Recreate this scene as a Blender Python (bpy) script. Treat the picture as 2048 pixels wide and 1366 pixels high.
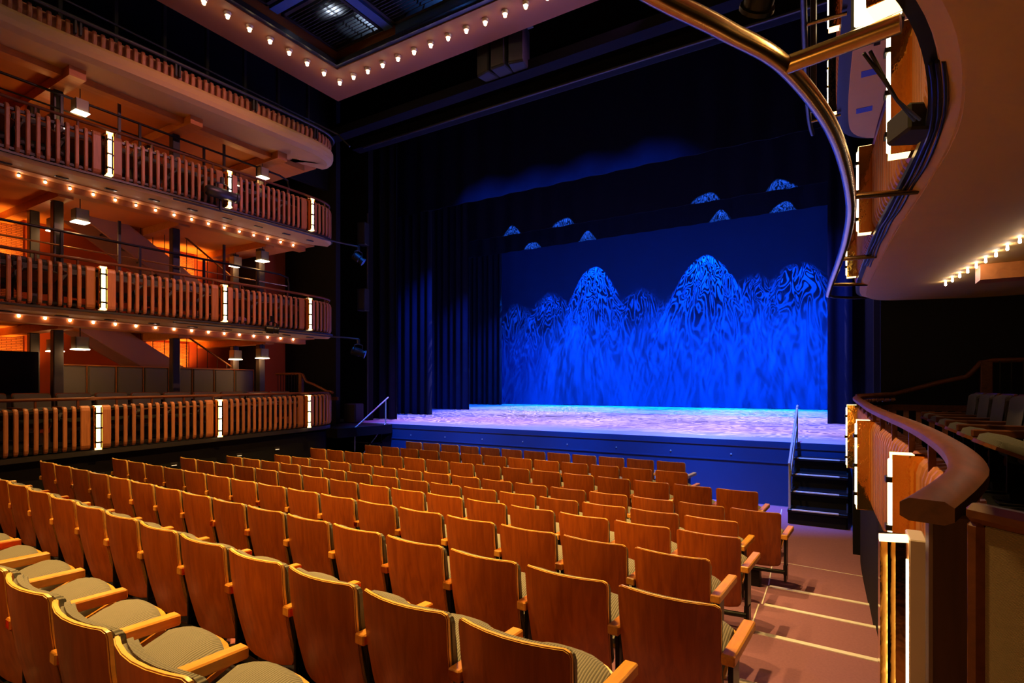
import bpy, bmesh, math, random
from mathutils import Vector, Matrix
random.seed(7)
for o in list(bpy.data.objects): bpy.data.objects.remove(o, do_unlink=True)
sc = bpy.context.scene
COL = sc.collection
EYE = 2.18                       # eye height above the front stalls floor; builders use heights relative to the eye
PI = math.pi

# ------------------------------------------------------------------ camera, world, exposure
YAW = math.atan2(678, 1110)
cd = bpy.data.cameras.new('camera'); cam = bpy.data.objects.new('camera', cd); COL.objects.link(cam)
cd.sensor_width = 36; cd.lens = 36 * 1110 / 2048; cd.shift_y = 91 / 2048; cd.clip_start = .02
cam.location = (0, 0, EYE); cam.rotation_euler = (PI / 2, 0, YAW)
sc.camera = cam
w = bpy.data.worlds.new('world'); sc.world = w; w.use_nodes = True
w.node_tree.nodes['Background'].inputs[0].default_value = (.5, .25, .3, 1)
w.node_tree.nodes['Background'].inputs[1].default_value = .0015
vs = sc.view_settings; vs.view_transform = 'Standard'; vs.look = 'None'; vs.gamma = 1; vs.use_curve_mapping = False
vs.exposure = 0.0

# ------------------------------------------------------------------ lights
def gobo(ld, scale, lines, lo, hi, soft=.06, seed=0., stretch=1., base=.0):
    """a patterned metal mask in the lantern: wormy contour lines across the beam"""
    ld.use_nodes = True
    nt = ld.node_tree; N = nt.nodes; L = nt.links
    em = N['Emission']
    tc = N.new('ShaderNodeTexCoord'); sp = N.new('ShaderNodeSeparateXYZ'); L.new(tc.outputs['Normal'], sp.inputs[0])
    def div(a, b):
        m = N.new('ShaderNodeMath'); m.operation = 'DIVIDE'; L.new(a, m.inputs[0]); L.new(b, m.inputs[1]); return m.outputs[0]
    cb = N.new('ShaderNodeCombineXYZ'); L.new(div(sp.outputs[0], sp.outputs[2]), cb.inputs[0]); L.new(div(sp.outputs[1], sp.outputs[2]), cb.inputs[1])
    mp = N.new('ShaderNodeMapping'); mp.inputs['Scale'].default_value = (1, stretch, 1); mp.inputs['Location'].default_value = (seed * 3.1, seed * 1.7, seed)
    L.new(cb.outputs[0], mp.inputs[0])
    nz = N.new('ShaderNodeTexNoise'); nz.inputs['Scale'].default_value = scale; nz.inputs['Detail'].default_value = 1.2; nz.inputs['Distortion'].default_value = .6
    L.new(mp.outputs[0], nz.inputs['Vector'])
    m1 = N.new('ShaderNodeMath'); m1.operation = 'MULTIPLY'; m1.inputs[1].default_value = lines; L.new(nz.outputs['Fac'], m1.inputs[0])
    m2 = N.new('ShaderNodeMath'); m2.operation = 'SINE'; L.new(m1.outputs[0], m2.inputs[0])
    r = N.new('ShaderNodeMapRange'); r.interpolation_type = 'SMOOTHSTEP'
    r.inputs['From Min'].default_value = lo; r.inputs['From Max'].default_value = hi; r.inputs['To Min'].default_value = base; r.inputs['To Max'].default_value = 1
    L.new(m2.outputs[0], r.inputs['Value']); L.new(r.outputs[0], em.inputs['Strength'])
def aim(o, tgt):
    d = Vector(tgt) - Vector((o.location.x, o.location.y, o.location.z - EYE))
    o.rotation_euler = d.to_track_quat('-Z', 'Y').to_euler()
def spot(name, loc, tgt, color, watts, deg, blend=.3, size=.05):
    ld = bpy.data.lights.new(name, 'SPOT'); ld.energy = watts; ld.color = color; ld.spot_size = math.radians(deg); ld.spot_blend = blend; ld.shadow_soft_size = size
    o = bpy.data.objects.new(name, ld); COL.objects.link(o); o.location = (loc[0], loc[1], loc[2] + EYE); aim(o, tgt); return o
def point(name, loc, color, watts, size=.05):
    ld = bpy.data.lights.new(name, 'POINT'); ld.energy = watts; ld.color = color; ld.shadow_soft_size = size
    o = bpy.data.objects.new(name, ld); COL.objects.link(o); o.location = (loc[0], loc[1], loc[2] + EYE); return o
WARM = (1, .60, .17)
# house lights above the ceiling louvre, onto the stalls
for i, (x, y, tx, ty, e) in enumerate([(-3.4, 3.4, -1.6, 3.4, 1.0), (-5.6, 2.0, -4.0, 2.4, 1.2), (-5.2, 5.6, -4.6, 6.0, 1.2), (-8.2, 4.6, -8.0, 5.0, 1.0), (-3.2, 7.0, -2.6, 7.4, .7), (-7.4, 7.2, -7.2, 7.6, .7)]):
    spot('house_light', (x, y, 6.6), (tx, ty, -1.5), WARM, e * 3300, 58, .8, .05)
# lanterns on the ceiling bars behind the viewer
for (x, y, tx, ty, e) in [(-2.8, -4.2, -2.2, 3.0, .55), (-5.4, -4.2, -4.2, 3.2, .75), (-8.4, -3.8, -7.4, 3.4, .5)]:
    spot('rear_house_light', (x, y, 6.4), (tx, ty, -1.6), (1, .50, .12), e * 3000, 46, 1, .12)
# added fill spot without a fixture, imitating warm bounce under the right-hand balcony
spot('right_soffit_fill', (-2.6, -1.6, -.9), (1.6, 4.4, 1.2), (1, .46, .10), 120, 70, .9, .15)
spot('pink_front_light', (-4.4, 6.4, 6.6), (-11.0, 5.8, 3.2), (1, .36, .40), 700, 56, .8, .05)
spot('amber_front_light', (-4.4, 4.6, 6.6), (-11.0, 5.6, -.9), (1, .44, .07), 1300, 44, .8, .05)
# magenta and violet stage wash catching the balcony fronts
spot('violet_front_light', (-2.2, 9.6, 7.3), (-11.0, 8.0, 3.6), (.75, .28, 1), 330, 46, .8, .03)
spot('violet_front_light', (-7.4, 10.15, 7.3), (.6, 5.5, 1.5), (.45, .22, 1), 260, 60, .8, .03)
for x in (-9.4, -6.6, -3.8, -1.4): spot('blue_front_light', (x, 8.6, 6.5), (x, 11.35, -1.9), (.003, .17, 1), 9500, 34, 1, .05)
BLUE = (.0, .17, 1)
spot('upper_soffit_fill', (-9.95, 9.45, .95), (.1, 7.6, 3.5), (1, .42, .42), 900, 26, .8, .02)  # added fill, no lantern of the boom: brightens the upper right balcony's underside
# backdrop lanterns: patterned blue beams hung close in front of the drop, and a softer patterned wash from further off
for i, (x, zt, e, hw) in enumerate([(-11.8, 6.55, 1.2, 42), (-6.0, 6.45, 1.5, 48), (-14.4, 5.5, .9, 64), (-9.3, 5.3, .9, 66), (-3.9, 5.45, .9, 66), (-2.0, 5.75, 1.1, 60), (-16.6, 5.1, .6, 56), (-12.2, 5.3, .7, 66), (-7.0, 5.2, .7, 66)]):
    zl = 8.6; dy = 1.35; Yd = 27.7
    top = math.atan2(dy, zl - zt); tilt = top - math.radians(hw / 2)
    o = spot('backdrop_lantern', (x, Yd - dy, zl), (x, Yd - dy + math.sin(tilt), zl - math.cos(tilt)), BLUE, 23000 * e, hw, .1 if i < 2 else .25, .004)
    gobo(o.data, 9, 74, -.05, .75, seed=i * 1.37, base=.0)
for i, (x, tx) in enumerate([(-13.0, -12.6), (-8.4, -8.2), (-4.0, -3.8), (-.4, -1.0)]):
    o = spot('backdrop_wash', (x, 22.4, 7.0), (tx, 27.7, -.6), BLUE, 15000, 56, .9, .03)
    gobo(o.data, 9, 40, -1, 1, seed=i * 2.3 + 9, stretch=.2, base=.25)
# short beams that clip the two rear borders
for j, (Yb, zb, xs) in enumerate([(19.7, 6.36, [-12.1, -9.7, -4.26, -1.9]), (25.5, 7.28, [-14.3, -11.2, -4.9, -2.4])]):
    for i, x in enumerate(xs):
        zl = zb + 1.25; dy = .62
        top = math.atan2(dy, 1.25 - .42); hw = math.radians(50); tilt = top - hw / 2
        o = spot('border_lantern', (x, Yb - dy, zl), (x, Yb - dy + math.sin(tilt), zl - math.cos(tilt)), (.03, .20, 1), 3600, 50, .15, .008)
        gobo(o.data, 8, 44, -.5, .6, seed=i * 2.1 + j * .7, base=.05)
# lavender wash on the stage floor
for i, (x, y, tx) in enumerate([(-9.6, 17.0, -9.8), (-3.4, 17.0, -3.0), (-10.8, 22.4, -11.6), (-3.6, 22.4, -3.0)]):
    o = spot('stage_downlight', (x, y - .3, 9.6), (tx, y - .8, -1), (.56, .42, 1), 25000, 54, .6, .006)
    gobo(o.data, 11, 60, -.1, .8, seed=i * .9 + 5, stretch=2.2, base=.06)
spot('apron_downlight', (-9.8, 11.6, 7.3), (-9.8, 12.6, -1), (.35, .10, 1), 4000, 42, .6, .05)
for x in (-8.5, -4.5, -1.2): spot('apron_downlight', (x, 11.6, 7.3), (x, 13.2, -1), (.42, .28, 1), 4500, 50, .7, .05)
# blue wash on the main border and the stage legs
for x in (-10.6, -8.8, -7.0, -5.2):
    spot('blue_border_light', (x, 11.45, 7.12), (x + .4, 15.2, 5.0), (.004, .09, 1), 2600, 56, 1, .02)
for (x, y, tx, ty) in [(-9.5, 13.6, -13.2, 15.5), (-10.5, 17.6, -14.4, 19.6), (-12.5, 23.6, -16.7, 26.0), (-3.5, 13.5, .1, 17.2)]:
    spot('blue_side_light', (x, y, 6.0), (tx, ty, 0.4), (.01, .07, 1), 6000, 60, .9, .03)

# ------------------------------------------------------------------ materials
MATS = {}
def new_mat(name):
    m = bpy.data.materials.new(name); m.use_nodes = True; MATS[name] = m
    return m, m.node_tree.nodes, m.node_tree.links, m.node_tree.nodes['Principled BSDF']
def plain(name, col, rough=.6, metal=0., var=.12, scale=8., bump=0., spec=.5):
    m, N, L, b = new_mat(name)
    b.inputs['Roughness'].default_value = rough; b.inputs['Metallic'].default_value = metal; b.inputs['Specular IOR Level'].default_value = spec
    tc = N.new('ShaderNodeTexCoord'); nz = N.new('ShaderNodeTexNoise'); nz.inputs['Scale'].default_value = scale; nz.inputs['Detail'].default_value = 4
    L.new(tc.outputs['Object'], nz.inputs['Vector'])
    mx = N.new('ShaderNodeMix'); mx.data_type = 'RGBA'
    mx.inputs['A'].default_value = (*[c * (1 - var) for c in col], 1); mx.inputs['B'].default_value = (*[min(1, c * (1 + var)) for c in col], 1)
    L.new(nz.outputs['Fac'], mx.inputs['Factor']); L.new(mx.outputs['Result'], b.inputs['Base Color'])
    if bump:
        bp = N.new('ShaderNodeBump'); bp.inputs['Strength'].default_value = bump; bp.inputs['Distance'].default_value = .01
        L.new(nz.outputs['Fac'], bp.inputs['Height']); L.new(bp.outputs[0], b.inputs['Normal'])
    return m
def wood(name, a, b2, rough=.35, grain=(14, 14, 1.2), spec=.5):
    m, N, L, b = new_mat(name)
    b.inputs['Roughness'].default_value = rough; b.inputs['Specular IOR Level'].default_value = spec
    tc = N.new('ShaderNodeTexCoord'); oi = N.new('ShaderNodeObjectInfo'); ad = N.new('ShaderNodeVectorMath'); ad.operation = 'ADD'
    ml = N.new('ShaderNodeMath'); ml.operation = 'MULTIPLY'; ml.inputs[1].default_value = 20; L.new(oi.outputs['Random'], ml.inputs[0])
    L.new(tc.outputs['Object'], ad.inputs[0]); L.new(ml.outputs[0], ad.inputs[1])
    mp = N.new('ShaderNodeMapping'); mp.inputs['Scale'].default_value = grain; L.new(ad.outputs[0], mp.inputs[0])
    nz = N.new('ShaderNodeTexNoise'); nz.inputs['Scale'].default_value = 2.2; nz.inputs['Detail'].default_value = 6; nz.inputs['Distortion'].default_value = .8; L.new(mp.outputs[0], nz.inputs['Vector'])
    cr = N.new('ShaderNodeValToRGB'); cr.color_ramp.elements[0].position = .3; cr.color_ramp.elements[1].position = .72
    cr.color_ramp.elements[0].color = (*a, 1); cr.color_ramp.elements[1].color = (*b2, 1); L.new(nz.outputs['Fac'], cr.inputs[0])
    hv = N.new('ShaderNodeHueSaturation'); mr = N.new('ShaderNodeMapRange'); mr.inputs['To Min'].default_value = .84; mr.inputs['To Max'].default_value = 1.16
    L.new(oi.outputs['Random'], mr.inputs['Value']); L.new(mr.outputs[0], hv.inputs['Value']); L.new(cr.outputs[0], hv.inputs['Color']); L.new(hv.outputs[0], b.inputs['Base Color'])
    return m
def ribbed(name, col, scale, axis='X', rough=.9):
    m, N, L, b = new_mat(name); b.inputs['Roughness'].default_value = rough; b.inputs['Specular IOR Level'].default_value = .15
    b.inputs['Sheen Weight'].default_value = .2
    tc = N.new('ShaderNodeTexCoord'); wv = N.new('ShaderNodeTexWave'); wv.bands_direction = axis; wv.inputs['Scale'].default_value = scale; wv.inputs['Distortion'].default_value = .4; wv.inputs['Detail'].default_value = 1; wv.inputs['Detail Scale'].default_value = 6
    L.new(tc.outputs['Object'], wv.inputs['Vector'])
    cr = N.new('ShaderNodeValToRGB'); cr.color_ramp.elements[0].color = (*[c * .42 for c in col], 1); cr.color_ramp.elements[1].color = (*col, 1); cr.color_ramp.elements[1].position = .55
    L.new(wv.outputs['Fac'], cr.inputs[0]); L.new(cr.outputs[0], b.inputs['Base Color'])
    bp = N.new('ShaderNodeBump'); bp.inputs['Strength'].default_value = .5; bp.inputs['Distance'].default_value = .004; L.new(wv.outputs['Fac'], bp.inputs['Height']); L.new(bp.outputs[0], b.inputs['Normal'])
    return m
def glow(name, col, s):
    m, N, L, b = new_mat(name); b.inputs['Base Color'].default_value = (*col, 1); b.inputs['Emission Color'].default_value = (*col, 1); b.inputs['Emission Strength'].default_value = s
    return m
def carpet_mat():
    m, N, L, b = new_mat('stalls_carpet'); b.inputs['Roughness'].default_value = .95; b.inputs['Specular IOR Level'].default_value = .1
    g = N.new('ShaderNodeNewGeometry')
    vo = N.new('ShaderNodeTexVoronoi'); vo.inputs['Scale'].default_value = 5.2; vo.inputs['Randomness'].default_value = .8
    nz = N.new('ShaderNodeTexNoise'); nz.inputs['Scale'].default_value = 9; L.new(g.outputs['Position'], nz.inputs['Vector'])
    ad = N.new('ShaderNodeMix'); ad.data_type = 'VECTOR'; ad.inputs['Factor'].default_value = .12
    L.new(g.outputs['Position'], ad.inputs['A']); L.new(nz.outputs['Color'], ad.inputs['B']); L.new(ad.outputs['Result'], vo.inputs['Vector'])
    lt = N.new('ShaderNodeMath'); lt.operation = 'LESS_THAN'; lt.inputs[1].default_value = .42; L.new(vo.outputs['Distance'], lt.inputs[0])
    sx = N.new('ShaderNodeSeparateColor'); L.new(vo.outputs['Color'], sx.inputs[0])
    cr = N.new('ShaderNodeValToRGB'); cr.color_ramp.interpolation = 'CONSTANT'
    for p, c in [(.0, (.02, .015, .018)), (.3, (.50, .17, .16)), (.55, (.18, .18, .15)), (.78, (.02, .015, .018))]:
        e = cr.color_ramp.elements.new(p); e.color = (*c, 1)
    L.new(sx.outputs[0], cr.inputs[0])
    mx = N.new('ShaderNodeMix'); mx.data_type = 'RGBA'; mx.inputs['A'].default_value = (.018, .012, .014, 1); L.new(lt.outputs[0], mx.inputs['Factor']); L.new(cr.outputs[0], mx.inputs['B'])
    L.new(mx.outputs['Result'], b.inputs['Base Color'])
    return m
def brick_mat():
    m, N, L, b = new_mat('orange_brick'); b.inputs['Roughness'].default_value = .85
    g = N.new('ShaderNodeNewGeometry'); sp = N.new('ShaderNodeSeparateXYZ'); cb = N.new('ShaderNodeCombineXYZ'); L.new(g.outputs['Position'], sp.inputs[0])
    L.new(sp.outputs[1], cb.inputs[0]); L.new(sp.outputs[2], cb.inputs[1])
    br = N.new('ShaderNodeTexBrick'); br.inputs['Scale'].default_value = 4.6; br.inputs['Color1'].default_value = (.55, .18, .04, 1); br.inputs['Color2'].default_value = (.42, .12, .03, 1); br.inputs['Mortar'].default_value = (.16, .045, .015, 1)
    br.inputs['Mortar Size'].default_value = .03; br.inputs['Row Height'].default_value = .16; br.inputs['Brick Width'].default_value = .7
    L.new(cb.outputs[0], br.inputs['Vector']); L.new(br.outputs['Color'], b.inputs['Base Color'])
    bp = N.new('ShaderNodeBump'); bp.inputs['Strength'].default_value = .6; bp.inputs['Distance'].default_value = .02; bp.invert = True; L.new(br.outputs['Fac'], bp.inputs['Height']); L.new(bp.outputs[0], b.inputs['Normal'])
    return m
wood('seat_wood', (.24, .045, .004), (.40, .088, .007), .34)
wood('arm_wood', (.62, .25, .035), (.80, .36, .055), .32, (20, 3, 20))
wood('lipping_wood', (.78, .42, .09), (.92, .54, .13), .3, (3, 20, 20))
wood('slat_wood', (.36, .125, .045), (.50, .19, .07), .45, (20, 20, 1.5))
wood('rail_wood', (.085, .022, .004), (.15, .042, .008), .5, (12, 2, 12), .25)
wood('newel_wood', (.05, .018, .01), (.08, .028, .014), .5)
wood('beam_wood', (.50, .16, .025), (.62, .22, .04), .5, (6, 1, 6))
ribbed('grey_corduroy', (.22, .20, .16), 27, 'X')
ribbed('dark_corduroy', (.10, .095, .09), 62, 'X')
ribbed('pale_weave', (.24, .165, .09), 160, 'Z', .85)
plain('beam_black', (.006, .005, .009), .8, 0, .1, 8, 0, .08)
plain('black_metal', (.015, .014, .014), .35, .6)
plain('dark_steel', (.05, .045, .045), .4, .5)
plain('brass_pipe', (.52, .33, .14), .26, 1., .1, 20)
plain('bright_steel', (.55, .53, .5), .35, .35, .08, 30)
plain('gold_mirror', (.95, .58, .12), .07, 1., .06, 9, .25)
plain('pale_metal', (.80, .64, .60), .45, .2)
plain('cream_plaster', (.60, .36, .115), .7, 0, .06, 3)
plain('tan_soffit', (.27, .085, .022), .7, 0, .08, 3)
plain('red_paint', (.40, .07, .012), .75, 0, .1, 2)
plain('ochre_paint', (.60, .21, .035), .75, 0, .08, 2)
plain('stair_paint', (.34, .16, .13), .6, 0, .06, 3)
plain('black_paint', (.008, .008, .01), .8, 0, .2, 4, 0, .2)
plain('velvet', (.008, .011, .022), .95, 0, .2, 6, 0, .1)
plain('backdrop_cloth', (.010, .036, .13), .95, 0, .05, 1.5, 0, .05)
plain('stage_floor_paint', (.34, .32, .36), .42, 0, .12, 2, .04, .4)
plain('stage_front_paint', (.014, .04, .14), .6, 0, .1, 3)
plain('aisle_carpet', (.235, .105, .15), .95, 0, .16, 55, .25, .1)
plain('nosing_strip', (.88, .85, .80), .35, .2, .06, 30)
plain('louvre_metal', (.05, .05, .06), .4, .6)
plain('blue_steel', (.05, .12, .35), .45, .2)
plain('speaker_black', (.012, .010, .010), .75, 0, .1, 40, .1)
plain('blue_tape', (.03, .06, .45), .6)
plain('glass_shade', (.35, .32, .18), .25, 0)
carpet_mat(); brick_mat()
glow('tube_glow', (1, .80, .45), 9); glow('plate_spill_glow', (1, .66, .26), 3.5)  # end plates are no lamps; their emission imitates light spilled from the tube
glow('bulb_glow', (1, .72, .36), 34); glow('fairy_glow', (1, .80, .62), 60); glow('lamp_glow', (1, .86, .62), 7); glow('lens_glow', (.75, .88, 1), 40)
glow('guide_glow', (1, .9, .6), .45)
glow('flood_glow', (1, .78, .38), 34)

# ------------------------------------------------------------------ mesh helpers
def smooth_by_angle(me, ang=40):
    b = bmesh.new(); b.from_mesh(me)
    for f in b.faces: f.smooth = True
    for e in b.edges: e.smooth = not (len(e.link_faces) == 2 and e.calc_face_angle() > math.radians(ang))
    b.to_mesh(me); b.free(); return me
OFF = {}
class MB:
    """collects shapes into one mesh"""
    def __init__(s): s.v = []; s.f = []
    def add(s, vs_, fs):
        n = len(s.v); s.v += [tuple(p) for p in vs_]; s.f += [tuple(i + n for i in f) for f in fs]; return s
    def box(s, x0, x1, y0, y1, z0, z1):
        return s.add([(x0, y0, z0), (x1, y0, z0), (x1, y1, z0), (x0, y1, z0), (x0, y0, z1), (x1, y0, z1), (x1, y1, z1), (x0, y1, z1)],
                     [(3, 2, 1, 0), (4, 5, 6, 7), (0, 1, 5, 4), (1, 2, 6, 5), (2, 3, 7, 6), (3, 0, 4, 7)])
    def cbox(s, x0, x1, y0, y1, z0, z1, c=.006):
        """box with chamfered edges"""
        b = bmesh.new(); bmesh.ops.create_cube(b, size=1)
        for v in b.verts: v.co = ((x0 + x1) / 2 + v.co.x * (x1 - x0), (y0 + y1) / 2 + v.co.y * (y1 - y0), (z0 + z1) / 2 + v.co.z * (z1 - z0))
        bmesh.ops.bevel(b, geom=list(b.edges), offset=c, segments=1, affect='EDGES')
        b.verts.index_update(); s.add([v.co[:] for v in b.verts], [[v.index for v in f.verts] for f in b.faces]); b.free(); return s
    def tube(s, pts, r, n=8, cap=True, up=None):
        pts = [Vector(p) for p in pts]; rings = []
        for i, p in enumerate(pts):
            t = (pts[min(i + 1, len(pts) - 1)] - pts[max(i - 1, 0)]).normalized()
            a = Vector((0, 0, 1)) if abs(t.z) < .95 else Vector((1, 0, 0))
            u = t.cross(a).normalized(); v = t.cross(u).normalized()
            rr = r[i] if isinstance(r, (list, tuple)) else r
            rings.append([p + (u * math.cos(2 * PI * k / n) + v * math.sin(2 * PI * k / n)) * rr for k in range(n)])
        vs_ = [q for ring in rings for q in ring]; fs = []
        for i in range(len(pts) - 1):
            for k in range(n):
                fs.append((i * n + k, i * n + (k + 1) % n, (i + 1) * n + (k + 1) % n, (i + 1) * n + k))
        if cap: fs += [tuple(reversed(range(n))), tuple(range((len(pts) - 1) * n, len(pts) * n))]
        return s.add(vs_, fs)
    def sweep(s, path, prof, closed=True):
        """path: list of (pos, side) with side a horizontal unit vector; prof: list of (n, z) offsets"""
        m = len(prof); vs_ = []
        for p, sd in path:
            for (a, z) in prof: vs_.append((p[0] + sd[0] * a, p[1] + sd[1] * a, p[2] + z))
        fs = []
        for i in range(len(path) - 1):
            for k in range(m if closed else m - 1):
                fs.append((i * m + k, i * m + (k + 1) % m, (i + 1) * m + (k + 1) % m, (i + 1) * m + k))
        if closed: fs += [tuple(range(m)), tuple(reversed(range((len(path) - 1) * m, len(path) * m)))]
        return s.add(vs_, fs)
    def prism(s, poly, a, b, axis='x'):
        """polygon in the plane across `axis`, extruded from a to b"""
        n = len(poly); vs_ = []
        for t in (a, b):
            for (p, q) in poly: vs_.append({'x': (t, p, q), 'y': (p, t, q), 'z': (p, q, t)}[axis])
        return s.add(vs_, [tuple(reversed(range(n))), tuple(range(n, 2 * n))] + [(k, (k + 1) % n, n + (k + 1) % n, n + k) for k in range(n)])
    def lathe(s, prof, c=(0, 0, 0), n=12):
        vs_ = [(c[0] + r * math.cos(2 * PI * k / n), c[1] + r * math.sin(2 * PI * k / n), c[2] + z) for r, z in prof for k in range(n)]
        fs = [(i * n + k, i * n + (k + 1) % n, (i + 1) * n + (k + 1) % n, (i + 1) * n + k) for i in range(len(prof) - 1) for k in range(n)]
        return s.add(vs_, fs + [tuple(reversed(range(n))), tuple(range((len(prof) - 1) * n, len(prof) * n))])
    def xf(s, M):
        s.v = [tuple(M @ Vector(p)) for p in s.v]; return s
    def mesh(s, name, mat, smooth=False):
        me = bpy.data.meshes.new(name); me.from_pydata(s.v, [], s.f)
        b = bmesh.new(); b.from_mesh(me); bmesh.ops.recalc_face_normals(b, faces=list(b.faces)); b.to_mesh(me); b.free()
        me.materials.append(MATS[mat])
        if smooth: smooth_by_angle(me, 50)
        return me
def tag(o, label=None, cat=None, group=None, kind=None):
    if label: o['label'] = label
    if cat: o['category'] = cat
    if group: o['group'] = group
    if kind: o['kind'] = kind
    return o
def link(name, data, parent=None):
    o = bpy.data.objects.new(name, data); COL.objects.link(o)
    if parent: o.parent = parent
    return o
def thing(name, loc, label, cat, group=None, rz=0., kind=None):
    o = link(name, None); o.location = (loc[0], loc[1], loc[2] + EYE); o.rotation_euler = (0, 0, rz); OFF[o] = Vector(loc); o.empty_display_size = .1
    return tag(o, label, cat, group, kind)
def part(name, mb, mat, parent, smooth=False, local=False, label=None):
    """mesh child; coordinates in the room frame unless local"""
    o = link(name, mb.mesh(name, mat, smooth) if isinstance(mb, MB) else mb, parent)
    o.location = (0, 0, 0) if local else -OFF[parent]; OFF[o] = Vector((0, 0, 0))
    if label: o['label'] = label
    return o
def solo(name, mb, mat, label=None, cat=None, group=None, kind=None, smooth=False):
    """one-mesh thing, origin at the middle of its base"""
    xs = [p[0] for p in mb.v]; ys = [p[1] for p in mb.v]; zs = [p[2] for p in mb.v]
    c = Vector(((min(xs) + max(xs)) / 2, (min(ys) + max(ys)) / 2, min(zs)))
    mb.v = [(p[0] - c.x, p[1] - c.y, p[2] - c.z) for p in mb.v]
    o = link(name, mb.mesh(name, mat, smooth)); o.location = (c.x, c.y, c.z + EYE); OFF[o] = c
    return tag(o, label, cat, group, kind)
def struct(name, mb, mat): return solo(name, mb, mat, kind='structure')
def copy_tree(o, loc=None, rz=None, parent=None):
    c = o.copy(); COL.objects.link(c); c.parent = parent
    if loc is not None: c.location = (loc[0], loc[1], loc[2] + EYE); OFF[c] = Vector(loc)
    if rz is not None: c.rotation_euler = (0, 0, rz)
    for ch in o.children: copy_tree(ch, parent=c)
    return c
ORD = ['first', 'second', 'third', 'fourth', 'fifth', 'sixth', 'seventh', 'eighth', 'ninth', 'tenth', 'eleventh', 'twelfth', 'thirteenth', 'fourteenth', 'fifteenth', 'sixteenth', 'seventeenth', 'eighteenth', 'nineteenth', 'twentieth']

# ------------------------------------------------------------------ floor of the stalls
SL = -.05                                     # the rows run slightly askew to the stage edge
ROWS = {  # top edge height below eye, Y at X=-5.2, X of the first backrest's left edge, count
    1: (1.31, 9.90, -9.17, 12), 2: (1.31, 8.80, -9.42, 13), 3: (1.31, 7.72, -9.97, 16), 4: (1.31, 6.60, -9.60, 16), 5: (1.27, 5.79, -9.89, 16),
    6: (1.185, 4.88, -9.72, 16), 7: (1.09, 3.87, -9.74, 16), 8: (1.005, 2.91, -9.49, 16), 9: (.915, 1.97, -8.68, 14), 10: (.833, 1.05, -6.07, 10)}
PITCH = .566; SEATH = .86
FZ = {r: -ROWS[r][0] - SEATH for r in ROWS}
FL = FZ[1]
def yrow(y0, x): return y0 + SL * (x + 5.2)
XL, XR = -10.75, .42
struct('floor', MB().box(-11.6, .9, 5.2, 11.3, FL - .3, FL), 'aisle_carpet')
AX = -1.45                                    # patterned carpet under the rows, plain carpet in the aisle
fl = MB().add([(XL, 6.2, FL + .004), (AX - .3, 6.2, FL + .004), (AX - .3, 10.6, FL + .004), (XL, 10.6, FL + .004), (XL, 6.2, FL), (AX - .3, 6.2, FL), (AX - .3, 10.6, FL), (XL, 10.6, FL)],
              [(0, 1, 2, 3), (0, 4, 5, 1), (1, 5, 6, 2), (2, 6, 7, 3), (3, 7, 4, 0)])
struct('floor', fl, 'stalls_carpet')
YF = {}
for r in range(5, 12):
    yb = ROWS[r - 1][1] + .13; YF[r] = yb
    z1 = FZ[r] if r in FZ else FZ[10] + .085
    y2 = (ROWS[r][1] + .13) if r in ROWS else -3.
    y2 -= .06
    for (xa, xb, mt) in ((XL, AX, 'stalls_carpet'), (AX, XR, 'aisle_carpet')):
        m = MB().add([(xa, yrow(y2, xa), FL - .2), (xb, yrow(y2, xb), FL - .2), (xb, yrow(yb, xb), FL - .2), (xa, yrow(yb, xa), FL - .2),
                      (xa, yrow(y2, xa), z1), (xb, yrow(y2, xb), z1), (xb, yrow(yb, xb), z1), (xa, yrow(yb, xa), z1)],
                     [(3, 2, 1, 0), (4, 5, 6, 7), (0, 1, 5, 4), (1, 2, 6, 5), (2, 3, 7, 6), (3, 0, 4, 7)])
        st = struct('floor', m, mt)
        if mt == 'aisle_carpet' and r <= 9:
            xa2 = -.74 + .045 * (r - 5); n = MB()
            P = [(Vector((x, yrow(yb, x), z1)), (-.05, -1)) for x in (xa2, XR)]
            n.sweep(P, [(-.012, -.03), (-.012, .007), (.040, .007), (.040, .0)])
            part('nosing', n, 'nosing_strip', st)
tr = MB()
for a, b in [((-1.05, 10.9, FL), (-.77, 6.65, FL))] + [((-.76 + .02 * k, yrow(YF[5 + k], -.7) - .03, FZ[5 + k]), (-.74 + .02 * k, yrow(YF[6 + k], -.7), FZ[5 + k])) for k in range(4)]:
    d = Vector((b[1] - a[1], a[0] - b[0], 0)).normalized()
    tr.sweep([(Vector(a), d), (Vector(b), d)], [(-.006, 0), (-.006, .004), (.006, .004), (.006, 0)])
struct('trim_1', tr, 'nosing_strip')
struct('trim_2', MB().sweep([(Vector((-.95, 7.62, FL)), (0, 1)), (Vector((.3, 7.5, FL)), (0, 1))], [(-.006, 0), (-.006, .003), (.006, .003), (.006, 0)]), 'nosing_strip')

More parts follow.
